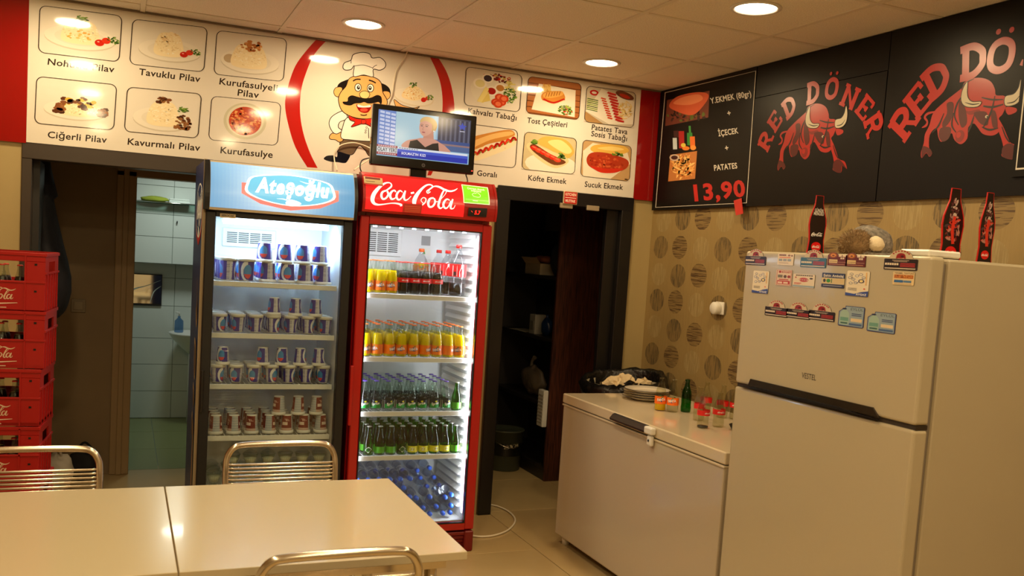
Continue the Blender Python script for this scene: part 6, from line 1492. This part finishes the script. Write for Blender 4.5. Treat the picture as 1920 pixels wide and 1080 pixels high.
sf = thing('glass_wall_shelf', 'clear glass shelf fixed on the bathroom tiles', 'shelf', (.35,8.35,zsf)); MB().box(-.27,.33,-.10,0,-.006,0).build('shelf_pane', glass_mat('shelf_glass',(200,220,214)), sf); MB().tube([(-.27,-.095,.004),(.33,-.095,.004)],.006,8).build('rail', CHROME, sf)
cl = thing('green_cloth', 'folded yellow-green cloth on the bathroom glass shelf', 'cloth', (.235,8.30,zsf)); blob(0,0,.028,.11,.045,.026,31,.12).build('folded_cloth', mat('yellow_green_cloth', (150,160,50), .9), cl)
cl = thing('white_towel', 'folded white towel on the bathroom shelf beside the green cloth', 'towel', (.43,8.30,zsf)); MB().box(-.085,.085,-.045,.045,.001,.03,r=.01,seg=2).box(-.08,.08,-.04,.04,.030,.045,r=.007,seg=2).build('folded_towel', mat('white_towel_cloth', (214,220,214), .95, bump=(80,.4)), cl)
kn = thing('wall_hook', 'tiny dark hook on the upper bathroom tiles', 'hook', (.42,8.352,at(343,418,y=8.36).z)); MB().tube([(0,0,0),(0,-.02,-.004),(0,-.022,.012)],.005,8).build('hook_arm', BLACK, kn)

# ================================================================== kitchen interior seen through the black doorway
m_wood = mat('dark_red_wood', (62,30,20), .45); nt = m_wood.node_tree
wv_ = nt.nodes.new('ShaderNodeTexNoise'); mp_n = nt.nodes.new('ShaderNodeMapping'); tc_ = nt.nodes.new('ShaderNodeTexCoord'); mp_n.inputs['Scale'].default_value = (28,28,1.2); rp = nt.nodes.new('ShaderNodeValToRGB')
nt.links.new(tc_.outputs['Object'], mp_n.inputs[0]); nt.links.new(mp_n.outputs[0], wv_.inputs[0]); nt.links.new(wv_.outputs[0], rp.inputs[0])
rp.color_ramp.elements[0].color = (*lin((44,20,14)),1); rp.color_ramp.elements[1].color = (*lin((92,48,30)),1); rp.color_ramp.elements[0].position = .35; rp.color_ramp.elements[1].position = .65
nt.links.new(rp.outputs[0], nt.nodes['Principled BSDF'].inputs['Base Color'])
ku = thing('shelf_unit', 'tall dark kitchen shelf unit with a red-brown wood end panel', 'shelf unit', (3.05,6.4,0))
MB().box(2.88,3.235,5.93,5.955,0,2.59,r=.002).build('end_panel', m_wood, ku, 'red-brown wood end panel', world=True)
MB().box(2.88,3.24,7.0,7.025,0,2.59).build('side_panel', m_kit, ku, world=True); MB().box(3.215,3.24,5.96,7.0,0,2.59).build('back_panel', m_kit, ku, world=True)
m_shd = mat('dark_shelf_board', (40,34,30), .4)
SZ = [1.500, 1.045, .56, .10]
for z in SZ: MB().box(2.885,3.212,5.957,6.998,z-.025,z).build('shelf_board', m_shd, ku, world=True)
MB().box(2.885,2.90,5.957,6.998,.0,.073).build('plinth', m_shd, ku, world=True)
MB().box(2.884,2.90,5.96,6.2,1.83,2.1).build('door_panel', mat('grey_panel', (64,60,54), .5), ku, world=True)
bx1 = thing('paper_box', 'open cream box with brown rolls on the upper kitchen shelf', 'box', (2.95,6.42,SZ[0]+.001))
MB().box(-.05,.12,-.14,.14,0,.085,r=.002).build('box_body', mat('cream_card', (190,176,150), .7), bx1); MB().add([(-.05,-.14,.085),(-.05,.14,.085),(-.085,.14,.13),(-.085,-.14,.13),(-.053,-.14,.083),(-.053,.14,.083),(-.088,.14,.128),(-.088,-.14,.128)],[(0,1,2,3),(7,6,5,4),(0,4,5,1),(2,6,7,3)]).build('box_flap', MATS['cream_card'], bx1)
for i in range(2): 
    rl = thing('bread_roll', 'brown bread roll on the cream box, %s one' % ('nearer','further')[i], 'bread', (2.985,6.36+.11*i,SZ[0]+.087)); blob(0,0,.03,.05,.05,.03,40+i,.06).build('roll_crust', mat('brown_crust', (150,86,52), .7), rl)
hb = thing('dark_handbag', 'dark blue-black bag on the upper kitchen shelf', 'bag', (2.98,6.10,SZ[0]+.001)); blob(0,0,.13,.07,.10,.13,44,.12).build('bag_body', mat('blue_black_cloth', (30,34,42), .7), hb); MB().tube(spline([(0,-.05,.24),(0,-.03,.31),(0,.03,.31),(0,.05,.24)],5),.006,6).build('bag_handle', MATS['blue_black_cloth'], hb)
pp2 = thing('paper_stack', 'thin stack of papers at the shelf edge under the dark bag', 'paper', (2.94,6.15,SZ[0]+.0)); 
bpy.data.objects.remove(pp2)
pbx = thing('carton', 'small white carton on the middle kitchen shelf', 'box', (2.95,6.36,SZ[1]+.001)); MB().box(-.05,.05,-.05,.05,0,.15,r=.003).build('carton_body', mat('grey_white_card', (150,146,136), .6), pbx); MB().box(-.053,-.049,-.03,.03,.03,.10).build('printed_front', mat('grey_print', (110,108,100), .6), pbx)
blp = thing('blue_packet', 'dark blue packet beside the white carton on the kitchen shelf', 'packet', (2.95,6.20,SZ[1]+.001)); blob(0,0,.07,.04,.06,.07,47,.1).build('packet_body', mat('dark_blue_film', (24,44,84), .35), blp); MB().tube([(0,0,.13),(0,0,.16)],.012,8).build('twisted_neck', MATS['dark_blue_film'], blp)
pap = thing('papers', 'loose white papers lying on the middle kitchen shelf', 'paper', (2.98,6.62,SZ[1]+.001)); 
for i in range(3): MB().box(-.08,.08,-.14,.14,.0015*i,.0015*i+.0012).build('paper_sheet', mat('white_paper', (200,192,172), .7), pap, rz=.1*i)
kb_ = thing('wrapped_bundle', 'translucent plastic bag bundle on the low kitchen shelf', 'bag', (2.975,6.42,SZ[2]+.004)); blob(0,0,.11,.06,.20,.11,52,.16).build('bag_body', mat('milky_film', (120,108,92), .45, bump=(14,1.0)), kb_); MB().tube(spline([(0,.05,.2),(.0,.06,.25),(.01,.03,.29)],4),[.02,.018,.016,.013,.012,.012,.014,.016,.018],8).build('knot', MATS['milky_film'], kb_)
wt_ = thing('ribbed_basket', 'white ribbed plastic holder at the front of the shelf unit', 'basket', (2.862,5.99,.40)); g = MB().box(-.022,.017,-.05,.05,0,.27,r=.008,seg=2); g.build('holder_body', WHITE, wt_)
for i in range(9): MB().box(-.0245,-.021,-.042,.042,.025+.025*i,.037+.025*i).build('rib', mat('rib_grey_white', (176,170,158), .5), wt_)  # ribs in a darker white than the holder body
bk = thing('paint_bucket', 'dark food bucket with black lettered label on the kitchen floor', 'bucket', (2.74,6.36,0))
MB().lathe([(0,.003),(.115,.0),(.120,.006),(.138,.30),(.142,.30),(.142,.312),(.136,.312),(.13,.30),(0,.295)],28).build('bucket_body', mat('dark_green_grey_plastic', (70,76,62), .5), bk)
A = Art(.00012); lab_grid(A, -.16, .16, 0, .13, (22,22,20), 20); A.text('ava', (-.06,.055), (.06,.075), .04, (190,180,150), .03, .3); 
for i in range(5): A.rect(-.05,.008+.008*i,.05,.011+.008*i,(130,124,96))
A.build('label', wrap(lambda v: .130+.0*v, .12), LABEL, bk, world=False); MB().tube(spline([(-.140,0,.29),(-.1,-.11,.22),(0,-.155,.19),(.1,-.11,.22),(.140,0,.29)],5),.003,6).build('wire_handle', CHROME, bk)
# ---- bin with black liner
bn = thing('waste_bin', 'grey round bin lined with a black bag of crumpled paper, behind the freezer', 'bin', (2.905,4.925,0))
MB().lathe([(0,.004),(.19,.0),(.195,.01),(.235,.86),(.243,.865),(.243,.885),(.232,.885),(.19,.02),(0,.02)],32).build('bin_body', mat('grey_bin_plastic', (150,142,122), .5), bn)
r = R_(9); n_ = 48; vs = []; fs = []
prof = [(.215,.62),(.228,.84),(.235,.90),(.250,.925),(.268,.905),(.282,.86),(.270,.82),(.262,.80)]
for i,(rr_,z) in enumerate(prof):
    for k in range(n_):
        a_ = 2*PI*k/n_; j = math.sin(3*a_+1)*.5+math.sin(7*a_+i*.7)*.3+math.sin(13*a_+i)*.3+r.uniform(-.25,.25)
        rq = min(rr_*(1+.035*j), .29); vs.append((rq*math.cos(a_), rq*math.sin(a_)*.97, z+(.012*j*(i>0))+(.035*math.cos(a_-.5) if i in (2,3,4) else 0)))
for i in range(len(prof)-1):
    for k in range(n_): fs.append((i*n_+k,i*n_+(k+1)%n_,(i+1)*n_+(k+1)%n_,(i+1)*n_+k))
fs.append(tuple(range(n_)))
MB().add(vs, fs, 0, True).build('black_liner', mat('black_bag_film', (14,13,13), .28, bump=(30,1.0)), bn)
def crumple(name, lab, x, y, z, s_, seed, m):
    t = thing(name, lab, 'paper', (x,y,z)); r = R_(seed); vs = []; fs = []; N_ = 7
    for i in range(N_):
        for j in range(N_):
            a_, b__ = (i/(N_-1)-.5)*2, (j/(N_-1)-.5)*2; q = max(0,1-.5*(a_*a_+b__*b__)); vs.append((a_*s_+r.uniform(-.012,.012), b__*s_*.7+r.uniform(-.012,.012), q*s_*.9+r.uniform(-.016,.016)))
    for i in range(N_-1):
        for j in range(N_-1): fs.append((i*N_+j,(i+1)*N_+j,(i+1)*N_+j+1,i*N_+j+1))
    base = len(vs); vs += [(x_,y_,z_-.003) for x_,y_,z_ in vs]; fs += [tuple(base+k for k in f[::-1]) for f in fs]
    MB().add(vs, fs).build('crumpled_sheet', m, t); return t
m_pap = mat('brownish_paper', (216,196,158), .8)
crumple('waste_paper', 'crumpled cream paper in the bin, lowest lump', 2.795, 4.88, .865, .062, 3, m_pap)
crumple('waste_paper', 'crumpled cream paper in the bin, tallest peak', 2.905, 4.93, .880, .066, 5, m_pap)
crumple('waste_paper', 'pointed scrap of cream paper at the bin edge towards the wallpaper', 3.01, 4.88, .868, .055, 8, m_pap)
